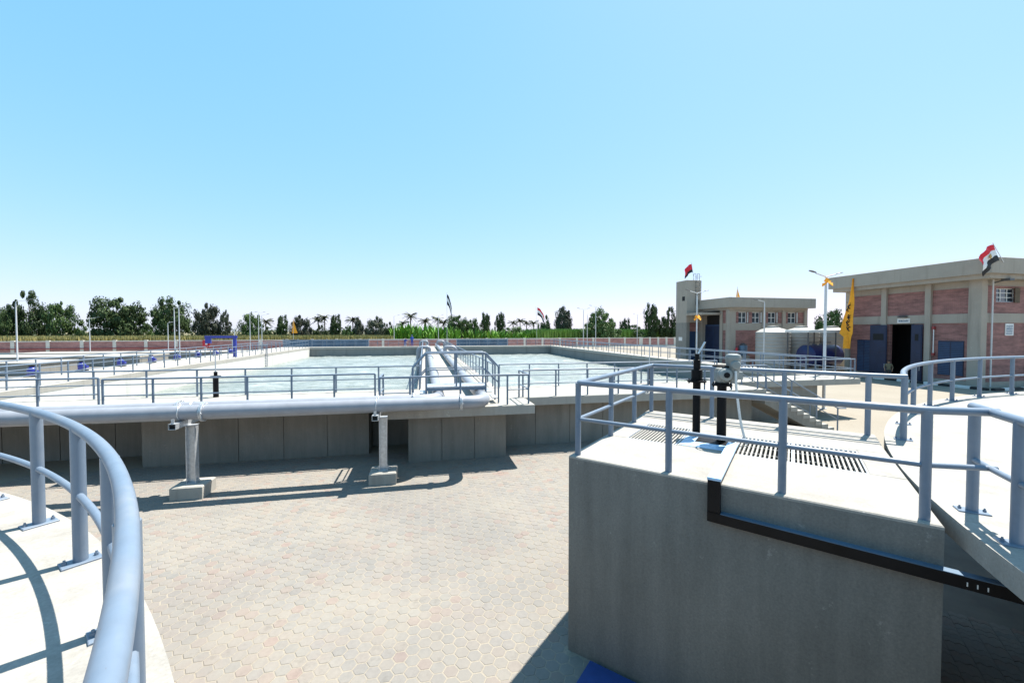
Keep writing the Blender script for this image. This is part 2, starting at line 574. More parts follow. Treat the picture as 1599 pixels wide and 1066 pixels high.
pav = MB()
pav.add([(-12, 3.2, 0.0095), (4.3, 3.2, 0.0095), (8.2, 7.2, 0.0095), (8.2, 15.6, 0.0095), (-12, 15.6, 0.0095)], [(0, 1, 2, 3, 4)])
pavement = structure(pav, 'plaza_pavement', 'ground')
cells = []
nx, ny = int(19 / (HW * 0.75)), int(12.4 / (HW * 0.866))
for i in range(nx):
    for j in range(ny):
        x = -12 + i * HW * 0.75
        y = 3.2 + (j + (0.5 if i % 2 else 0)) * HW * 0.866
        if in_box(x, y, 0.05) or y > 15.5 or x > 6.6 or (Vector((x, y, 0)) - BO).dot(BU) > BW - 0.1:
            continue
        if math.hypot(x - LC[0], y - LC[1]) < 10.0 or math.hypot(x - RC[0], y - RC[1]) < 15.0:
            continue
        cells.append((x, y))
def near_key(c):
    x, y = c
    cx, d = x * 0.978 - y * 0.2096, x * 0.2096 + y * 0.978
    sx = cx / d
    vis = d > 5.1 and -0.9 < sx < 0.16 and math.hypot(x - LC[0], y - LC[1]) > 12.6
    return (0 if vis else 1, d * d + cx * cx)
cells.sort(key=near_key)
vars_ = []
for k in range(8):
    mb = MB()
    hex_mesh(mb, 0, 0, 0.012 + 0.004 * random.random(), (random.uniform(-.02, .02), random.uniform(-.02, .02)))
    vars_.append(mb.mesh('paver', M['paver']))
rest = MB()
for k, (x, y) in enumerate(cells):
    if k < 300:
        link('paver', random.choice(vars_), pavement, (x + random.uniform(-.002, .002), y + random.uniform(-.002, .002), 0))
    else:
        hex_mesh(rest, x + random.uniform(-.002, .002), y + random.uniform(-.002, .002), 0.012 + 0.005 * random.random(), (random.uniform(-.02, .02), random.uniform(-.02, .02)))
ro = link('paver_field', rest.mesh('paver_field', M['paver']), pavement)
ro['kind'] = 'stuff'

# zigzag interlocking pavers in the shade between chamber and round tank
zz = MB(); zz.add([(4.6, 2.0, 0.0035), (13, 2.0, 0.0035), (13, 9.2, 0.0035), (4.6, 9.2, 0.0035)], [(0, 1, 2, 3)])
shade_pav = structure(zz, 'side_pavement', 'asphalt')
def zig(mb, cx, cy, ang, zt):
    L_, W_, a = 0.215, 0.105, 0.022
    top = []
    k_ = 4
    for i in range(k_ + 1):
        top.append((-L_ / 2 + L_ * i / k_, W_ / 2 + (a if i % 2 else -a)))
    bot = [(x, y - W_) for x, y in reversed(top)]
    poly = top[::-1] + bot[::-1]
    c_, s_ = math.cos(ang), math.sin(ang)
    mb.prism([(cx + x * c_ - y * s_, cy + x * s_ + y * c_) for x, y in poly], -0.02, zt)
zcells = []
for i in range(40):
    for j in range(66):
        u, v = 3.62 + 0.005 + i * 0.221, -3.2 + j * 0.112
        p = BO + BU * u + BV * v
        if in_box(p.x, p.y, 0.06) or p.x < 4.8 or p.x > 12.8 or p.y < 2.1 or p.y > 9.0 or math.hypot(p.x - RC[0], p.y - RC[1]) < 13.3:
            continue
        cx, d = p.x * 0.978 - p.y * 0.2096, p.x * 0.2096 + p.y * 0.978
        zcells.append((0 if 1.03 < cx / d < 1.27 and d > 4.8 else 1, d, p.x, p.y))
zcells.sort()
zrest = MB()
ang = math.atan2(BU.y, BU.x)
zm = MB(); zig(zm, 0, 0, ang, 0.014); zme = zm.mesh('paver', M['zigzag'])
for k, (_, d, x, y) in enumerate(zcells):
    if k < 280:
        link('paver', zme, shade_pav, (x, y, random.uniform(-.003, .003)))
    else:
        zig(zrest, x, y, ang, 0.012 + random.random() * 0.005)
if zrest.v:
    zo = link('paver_field', zrest.mesh('paver_field', M['zigzag']), shade_pav)
    zo['kind'] = 'stuff'

# ------------------------------------------------------------ railings
POST = {}
def post_mesh(r, h):
    key = (r, h)
    if key not in POST:
        POST[key] = MB().tube([(0, 0, 0), (0, 0, h)], r, 12).mesh('post', M['rail'], True)
        pl = MB().bbox(-0.11, 0.11, -0.07, 0.07, 0.0, 0.014, 0.004)
        for sx in (-1, 1):
            pl.tube([(sx * 0.085, 0, 0.012), (sx * 0.085, 0, 0.034)], 0.014, 6)
            pl.tube([(sx * 0.085, 0, 0.034), (sx * 0.085, 0, 0.048)], 0.008, 6)
        POST[key + ('p',)] = pl.mesh('base_plate', M['rail'])
    return POST[key]

def railing(label, path, posts, h=1.0, rt=0.03, rm=0.02, rp=0.032, plates=False, rad=0.12, extra_mid=None, mids=(0.5,), group=None, ang=None):
    """path: base polyline of the rails, posts: base points"""
    path = [Vector(p) for p in path]
    root = thing('railing', label, 'railing', path[0], group)
    up = Vector((0, 0, 1))
    part(MB().tube(fillet([p + up * h for p in path], rad), rt, 12), 'top_rail', 'rail', root, True)
    for f_ in mids:
        part(MB().tube(fillet([p + up * h * f_ for p in path], rad), rm, 10), 'mid_rail', 'rail', root, True)
    me = post_mesh(rp, h)
    for k, p in enumerate(posts):
        po = link('post', me, root, Vector(p) - root.location)
        if plates:
            pm = link('base_plate', POST[(rp, h, 'p')], po)
            pm.rotation_euler.z = plates if not callable(plates) else plates(p)
    return root

def along(a, b, n, skip_first=False, skip_last=False):
    a, b = Vector(a), Vector(b)
    return [a.lerp(b, i / n) for i in range(n + 1) if not (skip_first and i == 0) and not (skip_last and i == n)]

# ------------------------------------------------------------ foreground: round tanks
def round_tank(label, c, r, rw, a0, a1, n, ring_w):
    root = thing('round_tank', label, 'tank', (c[0], c[1], 0))
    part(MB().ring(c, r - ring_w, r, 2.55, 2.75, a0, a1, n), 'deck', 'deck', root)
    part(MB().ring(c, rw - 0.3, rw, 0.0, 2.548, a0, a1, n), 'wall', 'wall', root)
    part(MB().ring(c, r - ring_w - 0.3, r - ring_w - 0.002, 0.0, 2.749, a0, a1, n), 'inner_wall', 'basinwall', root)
    return root
round_tank('round concrete tank with a white curved deck at the lower left', LC, LR, 10.3, R(-100), R(170), 180, 3.2)
round_tank('round concrete tank with a wide white deck at the right, beside the square chamber', RC, RR, 13.4, R(30), R(290), 200, 3.6)
for c, r in ((LC, 7.3), (RC, 11.6)):
    w_ = MB(); w_.add([(c[0] + r * math.cos(2 * math.pi * k / 64), c[1] + r * math.sin(2 * math.pi * k / 64), 2.2) for k in range(64)], [tuple(range(64))])
    structure(w_, 'water', 'water')

def circ(c, r, a, z=2.75):
    return Vector((c[0] + r * math.cos(a), c[1] + r * math.sin(a), z))
LRr = LR - 0.165
a_s = [R(-20) + R(0.8) * k for k in range(0, 190)]
railing('thick curved pipe railing round the deck at the lower left, nearest the viewer', [circ(LC, LRr, a) for a in a_s],
        [circ(LC, LRr, R(19.2) + R(6.2) * k) for k in range(-6, 18)], 1.0, 0.036, 0.025, 0.042,
        lambda p: math.atan2(p.y - LC[1], p.x - LC[0]), rad=0.0)
# right tank: far arc, from the chamber's back corner round the far side
RRr = RR - 0.22
def ang_of(c, x, y):
    return math.atan2(y - c[1], x - c[0])
aS = ang_of(RC, 7.42, 4.98)
arc = [aS - R(1.0) * k for k in range(0, 78)]
railing('curved pipe railing along the far edge of the right round deck', [circ(RC, RRr, a) for a in arc],
        [circ(RC, RRr, aS - R(5.6) * k) for k in range(0, 14)], 1.0, 0.039, 0.026, 0.043, lambda p: math.atan2(p.y - RC[1], p.x - RC[0]), rad=0.0)
aN = ang_of(RC, 5.14, 2.88)
arc = [aN + R(0.8) * k for k in range(0, 60)]
railing('short curved pipe railing at the right frame edge, near the chamber corner', [circ(RC, RRr, a) for a in arc],
        [circ(RC, RRr, aN + R(0.15)), circ(RC, RRr, aN + R(2.75))] + [circ(RC, RRr, aN + R(2.75 + 5 * k)) for k in range(1, 9)], 1.0, 0.039, 0.026, 0.043,
        lambda p: math.atan2(p.y - RC[1], p.x - RC[0]), rad=0.0)

# ------------------------------------------------------------ foreground: square chamber
ch = thing('valve_chamber', 'square grey concrete chamber with grated top at the lower right', 'chamber', BO)
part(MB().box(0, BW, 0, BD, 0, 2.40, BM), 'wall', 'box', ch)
dk = MB()
dw = MB()
def dstrip(u0, u1, v0, v1):
    dw.box(u0, u1, v0, v1, 2.40, 2.715, BM)
    dk.bbox(u0, u1, v0, v1, 2.715, 2.75, 0.012, BM)
G1 = (1.86, 3.32, 1.382, 2.50)
G2 = (0.34, 1.10, 1.38, 2.58)
b_ = 0.02
# deck as strips round the two grated pits
dstrip(0, BW, 0, 1.38)
dstrip(0, BW, 2.58, 3.14)
dstrip(0, 0.34, 1.38, 2.58)
dstrip(1.10, 1.86, 1.38, 2.58)
dstrip(3.32, BW, 1.38, 2.58)
dstrip(1.86, 3.32, 2.50, 2.58)
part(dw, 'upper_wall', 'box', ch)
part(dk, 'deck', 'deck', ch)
part(MB().bbox(0, BW, 3.142, 3.40, 2.40, 2.762, 0.008, BM), 'edge_strip', 'deck', ch)
part(MB().bbox(0, BW, 3.406, BD, 2.40, 2.774, 0.008, BM), 'edge_strip', 'deck', ch)
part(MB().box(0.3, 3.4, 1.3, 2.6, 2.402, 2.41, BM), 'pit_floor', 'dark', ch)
def grating(label, u0, u1, v0, v1, n, split):
    gr = thing('floor_grating', label, 'grating', BM @ Vector((u0, v0, 2.70)))
    fr = MB()
    for (a0, a1, c0, c1) in ((u0 + .002, u1 - .002, v0 + .002, v0 + .02), (u0 + .002, u1 - .002, v1 - .02, v1 - .002), (u0 + .002, u0 + .02, v0 + .02, v1 - .02), (u1 - .02, u1 - .002, v0 + .02, v1 - .02)):
        fr.box(a0, a1, c0, c1, 2.70, 2.748, BM)
    if split:
        fr.box(split - .02, split + .02, v0 + .02, v1 - .02, 2.70, 2.747, BM)
    part(fr, 'frame', 'galv', gr)
    off = wloc(gr)
    mb = MB().box(-0.011, 0.011, v0 + 0.02 - v0, v1 - 0.02 - v0, 0, 0.045, Matrix.Rotation(math.atan2(BU.y, BU.x), 4, 'Z'))
    me = mb.mesh('bar', M['slab'])
    for k in range(1, n):
        u = u0 + (u1 - u0) * k / n
        p = BM @ Vector((u, v0, 2.70))
        link('bar', me, gr, p - off)
    cr = MB()
    for v in (v0 + (v1 - v0) * 0.33, v0 + (v1 - v0) * 0.66):
        cr.box(u0 + .02, u1 - .02, v - .006, v + .006, 2.69, 2.70, BM)
    part(cr, 'cross_bar', 'galv', gr)
    return gr
grating('long floor grating with dark gaps right of the valve stems', *G1, 27, 2.56)
grating('shorter floor grating left of the valve stems on the chamber', *G2, 15, None)
# pale blue cover plate with notch, then folded flashing over the front edge
cp = MB()
cp.box(1.13, 1.84, 1.42, 2.36, 2.752, 2.758, BM)
solid(cp, 'cover_plate', 'paleblue', 'pale blue metal cover plate at the foot of the valve stems', 'cover plate', BM @ Vector((1.13, 1.42, 2.752)))
sl = MB().box(1.30, 1.82, 1.72, 2.20, 2.7585, 2.762, BM)
solid(sl, 'slot_frame', 'blackp', 'black slot frame in the pale blue plate under the valve stems', 'slot', BM @ Vector((1.3, 1.7, 2.7585)))
# cable tray: over the deck, down the face, along the face to the right
tr = thing('cable_tray', 'black cable tray with pale lid bending down over the chamber front', 'cable tray', BM @ Vector((1.75, 0, 2.3)))
part(MB().bbox(1.76, 1.90, -0.075, 1.70, 2.80, 2.826, 0.004, BM), 'lid', 'paleblue', tr, label='pale blue lid of the tray')
part(MB().box(1.765, 1.895, -0.072, 1.68, 2.764, 2.799, BM), 'tray_run', 'trayb', tr)
part(MB().box(1.765, 1.895, -0.078, -0.004, 2.442, 2.798, BM), 'tray_drop', 'trayb', tr)
def sloped(u0, u1, v0, v1, za0, za1, zb0, zb1):
    return MB().add([BM @ Vector(p) for p in ((u0, v0, za0), (u1, v0, zb0), (u1, v1, zb0), (u0, v1, za0), (u0, v0, za1), (u1, v0, zb1), (u1, v1, zb1), (u0, v1, za1))],
                    [(3, 2, 1, 0), (4, 5, 6, 7), (0, 1, 5, 4), (1, 2, 6, 5), (2, 3, 7, 6), (3, 0, 4, 7)])
part(sloped(1.765, 5.9, -0.085, -0.004, 2.335, 2.44, 2.215, 2.32), 'tray_side_run', 'trayb', tr)
part(sloped(1.90, 5.9, -0.090, -0.003, 2.4405, 2.447, 2.3245, 2.331), 'tray_lid', 'bluepanel', tr)
for u in (3.78, 3.84, 3.9):
    z = 2.335 - (u - 1.765) * 0.029
    part(MB().box(u, u + 0.008, -0.088, -0.0855, z + 0.03, z + 0.065, BM), 'joint_mark', 'white', tr)

# valve stems
def stem(label, u, v, h, extra, rc=0.06):
    p = BM @ Vector((u, v, 2.758))
    t = thing('gate_valve', label, 'valve', p)
    part(MB().lathe([(rc, 0), (rc, h)], p, 16), 'column', 'blackp', t, True)
    part(MB().lathe([(0.145, h), (0.145, h + 0.025), (0.10, h + 0.03), (0.10, h + 0.05)], p, 16), 'flange', 'blackp', t, True)
    for k in range(4):
        a = math.pi / 4 + k * math.pi / 2
        part(MB().tube([(p.x + 0.118 * math.cos(a), p.y + 0.118 * math.sin(a), p.z + h - 0.03), (p.x + 0.118 * math.cos(a), p.y + 0.118 * math.sin(a), p.z + h + 0.05)], 0.012, 6), 'bolt', 'blackp', t)
    extra(t, p, h)
    return t
def hand_top(t, p, h):
    part(MB().lathe([(0.085, h + .05), (0.085, h + .20), (0.055, h + .21), (0.055, h + .36), (0.035, h + .37), (0.035, h + .46)], p, 16), 'gland', 'blackp', t, True)
    q = p + Vector((0, 0, h + 0.46))
    part(MB().tube([q - Vector((0, 0, .06)), q + Vector((0.05, 0.02, 0.02)), q + Vector((0.16, 0.02, 0.19))], 0.014, 8), 'crank', 'galv', t, True)
def motor_top(t, p, h):
    hx = Vector((BU.x, BU.y, 0)); hy = Vector((BV.x, BV.y, 0))
    q = p + Vector((0, 0, h + 0.05))
    part(MB().lathe([(0.09, 0), (0.11, 0.03), (0.11, 0.15), (0.095, 0.18), (0.095, 0.21), (0.05, 0.24)], q, 20), 'gear_housing', 'actg', t, True)
    # horizontal motor with end cap facing the viewer
    c_ = q + Vector((0, 0, 0.13))
    d_ = (Vector((-0.35, -0.94, 0))).normalized()
    ro = d_.to_track_quat('Z', 'Y').to_matrix().to_4x4()
    mo = part(MB().lathe([(0.075, 0.03), (0.10, 0.07), (0.10, 0.16), (0.085, 0.19), (0.05, 0.2)], c_, 18, ro), 'motor', 'actg', t, True)
    part(MB().lathe([(0.042, 0.198), (0.042, 0.214)], c_, 14, ro), 'motor_cap', 'blackp', mo, True)
    # electrical head, upper right, leaning
    e = q + hx * 0.15 + Vector((0, 0, 0.21))
    ro2 = Vector((0.10, -0.9, 0.35)).normalized().to_track_quat('Z', 'Y').to_matrix().to_4x4()
    arm = MB().tube([q + Vector((0, 0, 0.16)), q + hx * 0.10 + Vector((0, 0, 0.15)), e], [0.07, 0.07, 0.08], 14)
    part(arm, 'neck', 'actg', t, True)
    hd = part(MB().lathe([(0.05, -0.20), (0.065, -0.17), (0.075, -0.08), (0.095, 0.0), (0.10, 0.13), (0.108, 0.15), (0.108, 0.19), (0.095, 0.22), (0.05, 0.235)], e, 20), 'control_head', 'actg', t, True)
    part(MB().lathe([(0.07, 0.04), (0.07, 0.11), (0.058, 0.125), (0.02, 0.13)], e + Vector((0, 0, 0.07)), 16, ro), 'head_cover', 'actg', hd, True)
    part(MB().bbox(e.x + 0.02, e.x + 0.16, e.y - 0.02, e.y + 0.1, e.z - 0.16, e.z - 0.04, 0.01), 'junction_box', 'actg', hd)
    # handwheel
    w = q + Vector((0, 0, 0.25))
    wh = MB()
    wh.tube([w + Vector((0.13 * math.cos(a), 0.13 * math.sin(a), 0)) for a in [k * math.pi / 8 for k in range(17)]], 0.013, 8, False)
    for k in range(3):
        a = k * 2.1
        wh.tube([w, w + Vector((0.13 * math.cos(a), 0.13 * math.sin(a), 0))], 0.01, 6)
    wh.tube([w - Vector((0, 0, 0.06)), w + Vector((0, 0, 0.01))], 0.025, 8)
    part(wh, 'hand_wheel', 'blackp', t, True)
    part(MB().tube(fillet([e + Vector((0, 0, -0.02)) + d_ * 0.10, e + Vector((0, 0, -0.25)) + d_ * 0.12, q + hx * 0.26 + Vector((0, 0, -0.6)), q + hx * 0.34 + Vector((0, 0, -h - 0.04))], 0.2), 0.018, 8), 'conduit', 'conduit', t, True)
stem('thin black valve stem with a crank rod, left of the grey actuator', 1.25, 2.12, 0.88, hand_top)
stem('thick black valve stem carrying a grey electric actuator', 1.64, 1.95, 0.87, motor_top, 0.068)
# chamber railing: front, left side, back
def bp(u, v, z=2.75):
    q = BM @ Vector((u, v, 0))
    return Vector((q.x, q.y, z))
front = [bp(0.09, 0.10), bp(1.30, 0.10), bp(2.46, 0.10), bp(3.55, 0.10)]
backz = 2.774
jp = Vector((4.95, 2.62, 2.75))
pth = [jp, bp(3.55, 0.10), bp(0.09, 0.10), bp(0.09, 3.68), bp(3.60, 3.68), Vector((7.42, 4.98, 2.75))]
railing('blue grey pipe railing round the square chamber, in front of the actuator', pth,
        front + [bp(0.09, 1.35), bp(0.09, 2.55), bp(0.09, 3.68), bp(1.25, 3.68), bp(2.42, 3.68), bp(3.56, 3.68)], 1.0, 0.037, 0.026, 0.040, rad=0.05)
# blue board at the foot of the chamber
solid(MB().bbox(0.35, 1.5, -0.75, -0.05, 0.02, 0.06, 0.006, BM), 'blue_board', 'bluesheet', 'blue board lying on the paving at the foot of the chamber', 'board', BM @ Vector((0.35, -0.75, 0.02)))

# ------------------------------------------------------------ the big rectangular basins
T = thing('aeration_basin', 'large rectangular twin concrete basin full of pale churned water', 'basin', (2, 17.5, 0))
def slab(x0, x1, y0, y1, z1=2.0, th=0.3):
    part(MB().bbox(x0, x1, y0, y1, z1 - th, z1, 0.015), 'walkway_slab', 'slab', T)
slab(-21.3, -9.702, 14.9, 17.8)
slab(-9.7, -1.502, 14.5, 17.8)
slab(-1.5, 3.63, 13.25, 17.8)
slab(3.632, 14.2, 14.7, 17.8)
slab(14.202, 22.2, 17.0, 18.9)
slab(-21.3, -16.79, 17.802, 68.0)
slab(20.8, 22.2, 18.902, 68.0)
slab(-16.788, 20.798, 66.4, 68.0)
slab(-0.3, 3.1, 17.802, 66.398)
W_ = MB()
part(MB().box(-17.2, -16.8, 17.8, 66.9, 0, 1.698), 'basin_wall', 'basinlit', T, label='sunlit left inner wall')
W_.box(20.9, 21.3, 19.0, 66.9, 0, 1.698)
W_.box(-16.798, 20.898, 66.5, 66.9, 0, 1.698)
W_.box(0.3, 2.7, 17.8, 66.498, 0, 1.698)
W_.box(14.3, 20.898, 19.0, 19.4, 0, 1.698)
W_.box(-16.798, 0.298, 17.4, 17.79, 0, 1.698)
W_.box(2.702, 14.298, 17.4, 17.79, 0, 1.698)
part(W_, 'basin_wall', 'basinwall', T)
# front wall, panel by panel with open joints
def panels(xs, y, z1=1.698, depth=0.4):
    for a, b2 in zip(xs[:-1], xs[1:]):
        part(MB().box(a + 0.012, b2 - 0.012, y, y + depth, 0, z1), 'wall_panel', 'wall', T)
    part(MB().box(xs[0] + .02, xs[-1] - .02, y + 0.03, y + depth - 0.01, 0, z1 - .01), 'wall_core', 'wall', T)
panels([-9.05 + 1.416 * k for k in range(6)], 15.55)
panels([-0.55, 0.575, 1.705, 2.83], 14.2)
panels([2.83 + 1.42 * k for k in range(9)], 15.45)
panels([-20.4 + 1.62 * k for k in range(8)], 17.0)
part(MB().box(-1.96, -0.56, 16.6, 16.9, 0, 1.698), 'recess_wall', 'wall', T)
part(MB().box(-0.55, -0.2, 14.62, 16.9, 0, 1.697), 'block_side', 'wall', T)
part(MB().box(2.45, 2.828, 14.62, 15.44, 0, 1.697), 'block_side', 'wall', T)
part(MB().box(-2.35, -1.975, 15.97, 16.9, 0, 1.697), 'block_side', 'wall', T)
part(MB().box(-9.04, -8.6, 15.97, 16.98, 0, 1.697), 'block_side', 'wall', T)
part(MB().box(14.2, 19.7, 17.2, 18.88, 0, 1.697), 'platform_wall', 'wall', T)
part(MB().box(13.8, 14.19, 15.87, 17.38, 0, 1.697), 'block_side', 'wall', T)
for x0, x1 in ((-16.8, 0.3), (2.7, 20.9)):
    w_ = MB()
    nx_, ny_ = 60, 150
    y0, y1 = 17.8, 66.5
    vs, fs = [], []
    for j in range(ny_ + 1):
        for i in range(nx_ + 1):
            x = x0 + (x1 - x0) * i / nx_
            y = y0 + (y1 - y0) * j / ny_
            z = 0.6 + 0.10 * noise.noise((x * 0.9, y * 1.3, 0)) + 0.05 * noise.noise((x * 2.7, y * 3.1, 4))
            vs.append((x, y, z))
    for j in range(ny_):
        for i in range(nx_):
            a = j * (nx_ + 1) + i
            fs.append((a, a + 1, a + nx_ + 2, a + nx_ + 1))
    w_.add(vs, fs)
    wo_ = structure(w_, 'water', 'water')
    wo_.data.polygons.foreach_set('use_smooth', [True] * len(wo_.data.polygons))

# stairs from the slab down to the yard on the right
st = thing('staircase', 'concrete staircase descending right from the basin walkway', 'stairs', (14.2, 14.75, 0))
n_ = 12
for k in range(n_):
    zt = 2.0 - (k + 1) * 2.0 / n_
    if zt > 0.02:
        x0 = 14.202 + k * 0.33
        part(MB().bbox(x0, x0 + 0.35, 14.75, 16.3, max(0, zt - 0.19), zt, 0.01), 'step', 'slab', st)
pr = MB()
y0, y1 = 14.765, 16.285
pr.add([(14.205, y0, 1.35), (14.205, y0, 1.82), (17.85, y0, 0.0), (16.9, y0, 0.0), (14.205, y1, 1.35), (14.205, y1, 1.82), (17.85, y1, 0.0), (16.9, y1, 0.0)],
       [(0, 1, 2, 3), (7, 6, 5, 4), (1, 5, 6, 2), (0, 3, 7, 4), (0, 4, 5, 1), (3, 2, 6, 7)])
part(pr, 'stringer', 'wall', st)
def stair_rail(label, y):
    a, b2 = Vector((14.3, y, 2.0)), Vector((18.15, y, 0.0))
    root = thing('stair_handrail', label, 'railing', a)
    up = Vector((0, 0, 1))
    part(MB().tube(fillet([a + up * 1.0 - Vector((0.5, 0, 0)), a + up * 1.0, b2 + up * 1.0, b2 + up * 0.98 + Vector((0.45, 0, 0))], 0.1), 0.03, 10), 'top_rail', 'rail', root, True)
    part(MB().tube([a + up * 0.5, b2 + up * 0.5], 0.02, 8), 'mid_rail', 'rail', root, True)
    me = post_mesh(0.03, 1.0)
    for t_ in (0.0, 0.35, 0.7, 1.0):
        link('post', me, root, a.lerp(b2, t_) - a)
stair_rail('near sloping handrail of the concrete stairs', 14.85)
stair_rail('far sloping handrail of the concrete stairs', 16.2)

# basin railings
Z2 = 2.0
def rail_run(label, a, b2, n, **kw):
    railing(label, [a, b2], along(a, b2, n), 1.0, 0.030, 0.020, 0.033, **kw)
rail_run('pipe railing at the left end of the front walkway, set back behind the pipe', (-20.8, 15.1, Z2), (-9.9, 15.1, Z2), 7)
rail_run('long pipe railing on the front edge of the left walkway, behind the grey pipes', (-9.5, 14.65, Z2), (-1.65, 14.65, Z2), 6)
br_ = thing('railing', 'pipe railing round the front bump, passing before the step-over bridge', 'railing', (-1.38, 14.6, Z2))
part(MB().tube(fillet([(-1.38, 14.6, 3.0), (-1.38, 13.42, 3.0), (3.45, 13.42, 3.0), (3.45, 14.85, 3.0)], 0.05), 0.03, 12), 'top_rail', 'rail', br_, True)
part(MB().tube(fillet([(-1.38, 14.6, 2.5), (-1.38, 13.42, 2.5), (-0.45, 13.42, 2.5)], 0.05), 0.02, 10), 'mid_rail', 'rail', br_, True)
part(MB().tube(fillet([(2.7, 13.42, 2.5), (3.45, 13.42, 2.5), (3.45, 14.85, 2.5)], 0.05), 0.02, 10), 'mid_rail', 'rail', br_, True)
for q in ((-1.38, 14.6), (-1.38, 13.42), (-0.45, 13.42), (1.15, 13.42), (2.72, 13.42), (3.45, 13.42), (3.45, 14.85)):
    link('post', post_mesh(0.033, 1.0), br_, Vector((q[0], q[1], Z2)) - br_.location)
rail_run('pipe railing on the front edge of the right walkway', (3.6, 14.85, Z2), (13.9, 14.85, Z2), 8)
rail_run('pipe railing on the water side of the left front walkway', (-16.6, 17.6, Z2), (-0.2, 17.6, Z2), 10)
rail_run('pipe railing on the water side of the right front walkway', (3.2, 17.6, Z2), (14.1, 17.6, Z2), 8)
rail_run('pipe railing on the front edge of the platform above the stairs', (14.5, 17.15, Z2), (22.0, 17.15, Z2), 6)
rail_run('long pipe railing on the inner edge of the left basin wall', (-17.0, 18.0, Z2), (-17.0, 66.5, Z2), 32)
rail_run('long pipe railing on the outer edge of the left basin wall, beside the blue motors', (-19.9, 15.4, Z2), (-19.9, 67.8, Z2), 34)
rail_run('long pipe railing on the inner edge of the right basin wall', (20.95, 19.0, Z2), (20.95, 66.4, Z2), 32)
rail_run('long pipe railing on the outer edge of the right basin wall', (22.05, 17.4, Z2), (22.05, 67.8, Z2), 34)
rail_run('pipe railing on the far end wall of the basin', (-16.9, 67.8, Z2), (21.9, 67.8, Z2), 24)
rail_run('pipe railing along the central walkway, right of its pipes', (2.98, 18.0, Z2), (2.98, 66.3, Z2), 32)
rail_run('pipe railing along the central walkway, left of its pipes', (-0.18, 18.0, Z2), (-0.18, 66.3, Z2), 32)

# step-over bridge across the pipes
so = thing('step_over_bridge', 'blue grey steel step-over with railings crossing the two big pipes', 'footbridge', (1.1, 13.9, 2.0))
SX0, SX1, SY0, SY1, SZ = 0.04, 2.06, 13.75, 14.5, 2.63
part(MB().bbox(SX0, SX1, SY0, SY1, SZ - 0.05, SZ, 0.006), 'platform', 'galv', so)
for sg, xe in ((-1, SX0), (1, SX1)):
    for k, z in ((0, 2.42), (1, 2.2)):
        xa = xe + sg * (0.01 + 0.2 * k)
        part(MB().bbox(min(xa, xa + sg * 0.19), max(xa, xa + sg * 0.19), SY0 + .04, SY1 - .04, z - 0.035, z, 0.004), 'step', 'galv', so)
for y in (SY0 + 0.02, SY1 - 0.02):
    for x in (SX0 + 0.02, SX1 - 0.02):
        part(MB().tube([(x, y, 2.0), (x, y, SZ + 1.1)], 0.032, 10), 'post', 'rail', so, True)
    part(MB().tube([(1.05, y, SZ), (1.05, y, SZ + 1.1)], 0.028, 10), 'post', 'rail', so, True)
    for x in (SX0 - 0.42, SX1 + 0.42):
        part(MB().tube([(x, y, 2.0), (x, y, SZ + 0.62)], 0.030, 10), 'post', 'rail', so, True)
    for dz, rr_, nm in ((1.1, 0.03, 'top_rail'), (0.55, 0.02, 'mid_rail')):
        part(MB().tube(fillet([(SX0 - 0.42, y, SZ + dz - 0.48), (SX0 + 0.02, y, SZ + dz), (SX1 - 0.02, y, SZ + dz), (SX1 + 0.42, y, SZ + dz - 0.48)], 0.08), rr_, 10), nm, 'rail', so, True)
    part(MB().box(SX0, SX1, y - 0.018, y + 0.018, SZ - 0.14, SZ - 0.052), 'beam', 'rail', so)

# big pipes: two headers in front, bending back on to the central walkway
PZ, PR_ = 2.30, 0.195
def big_pipe(label, x_w, y_h, x_left):
    t = thing('air_pipe', label, 'pipe', (x_w, y_h, PZ))
    pts = fillet([(x_left, y_h, PZ), (x_w, y_h, PZ), (x_w, 66.0, PZ)], 0.62, 10)
    part(MB().tube(pts, PR_, 24), 'pipe_run', 'pipe', t, True)
    def flange(x, y, axis):
        mb = MB()
        d_ = Vector((1, 0, 0)) if axis == 'x' else Vector((0, 1, 0))
        p = Vector((x, y, PZ))
        mb.tube([p - d_ * 0.03, p - d_ * 0.004], PR_ + 0.06, 24)
        mb.tube([p + d_ * 0.004, p + d_ * 0.03], PR_ + 0.06, 24)
        for k in range(12):
            a = k * math.pi / 6
            q = p + (Vector((0, math.cos(a), math.sin(a))) if axis == 'x' else Vector((math.cos(a), 0, math.sin(a)))) * (PR_ + 0.038)
            mb.tube([q - d_ * 0.05, q + d_ * 0.05], 0.012, 6)
        part(mb, 'flange', 'galv', t, True)
    flange(x_w - 0.78, y_h, 'x')
    flange(-5.8 if y_h < 12.7 else -6.65, y_h, 'x')
    flange(-12.5 if y_h < 12.7 else -13.3, y_h, 'x')
    for y in (21.0, 33.0, 45.0, 57.0):
        flange(x_w, y, 'y')
    return t, flange
P1, _ = big_pipe('front one of two big grey pipes, bending to the walkway right side', 1.86, 12.45, -26.0)
P2, _ = big_pipe('rear one of two big grey pipes, bending to the walkway left side', 0.46, 13.02, -26.0)
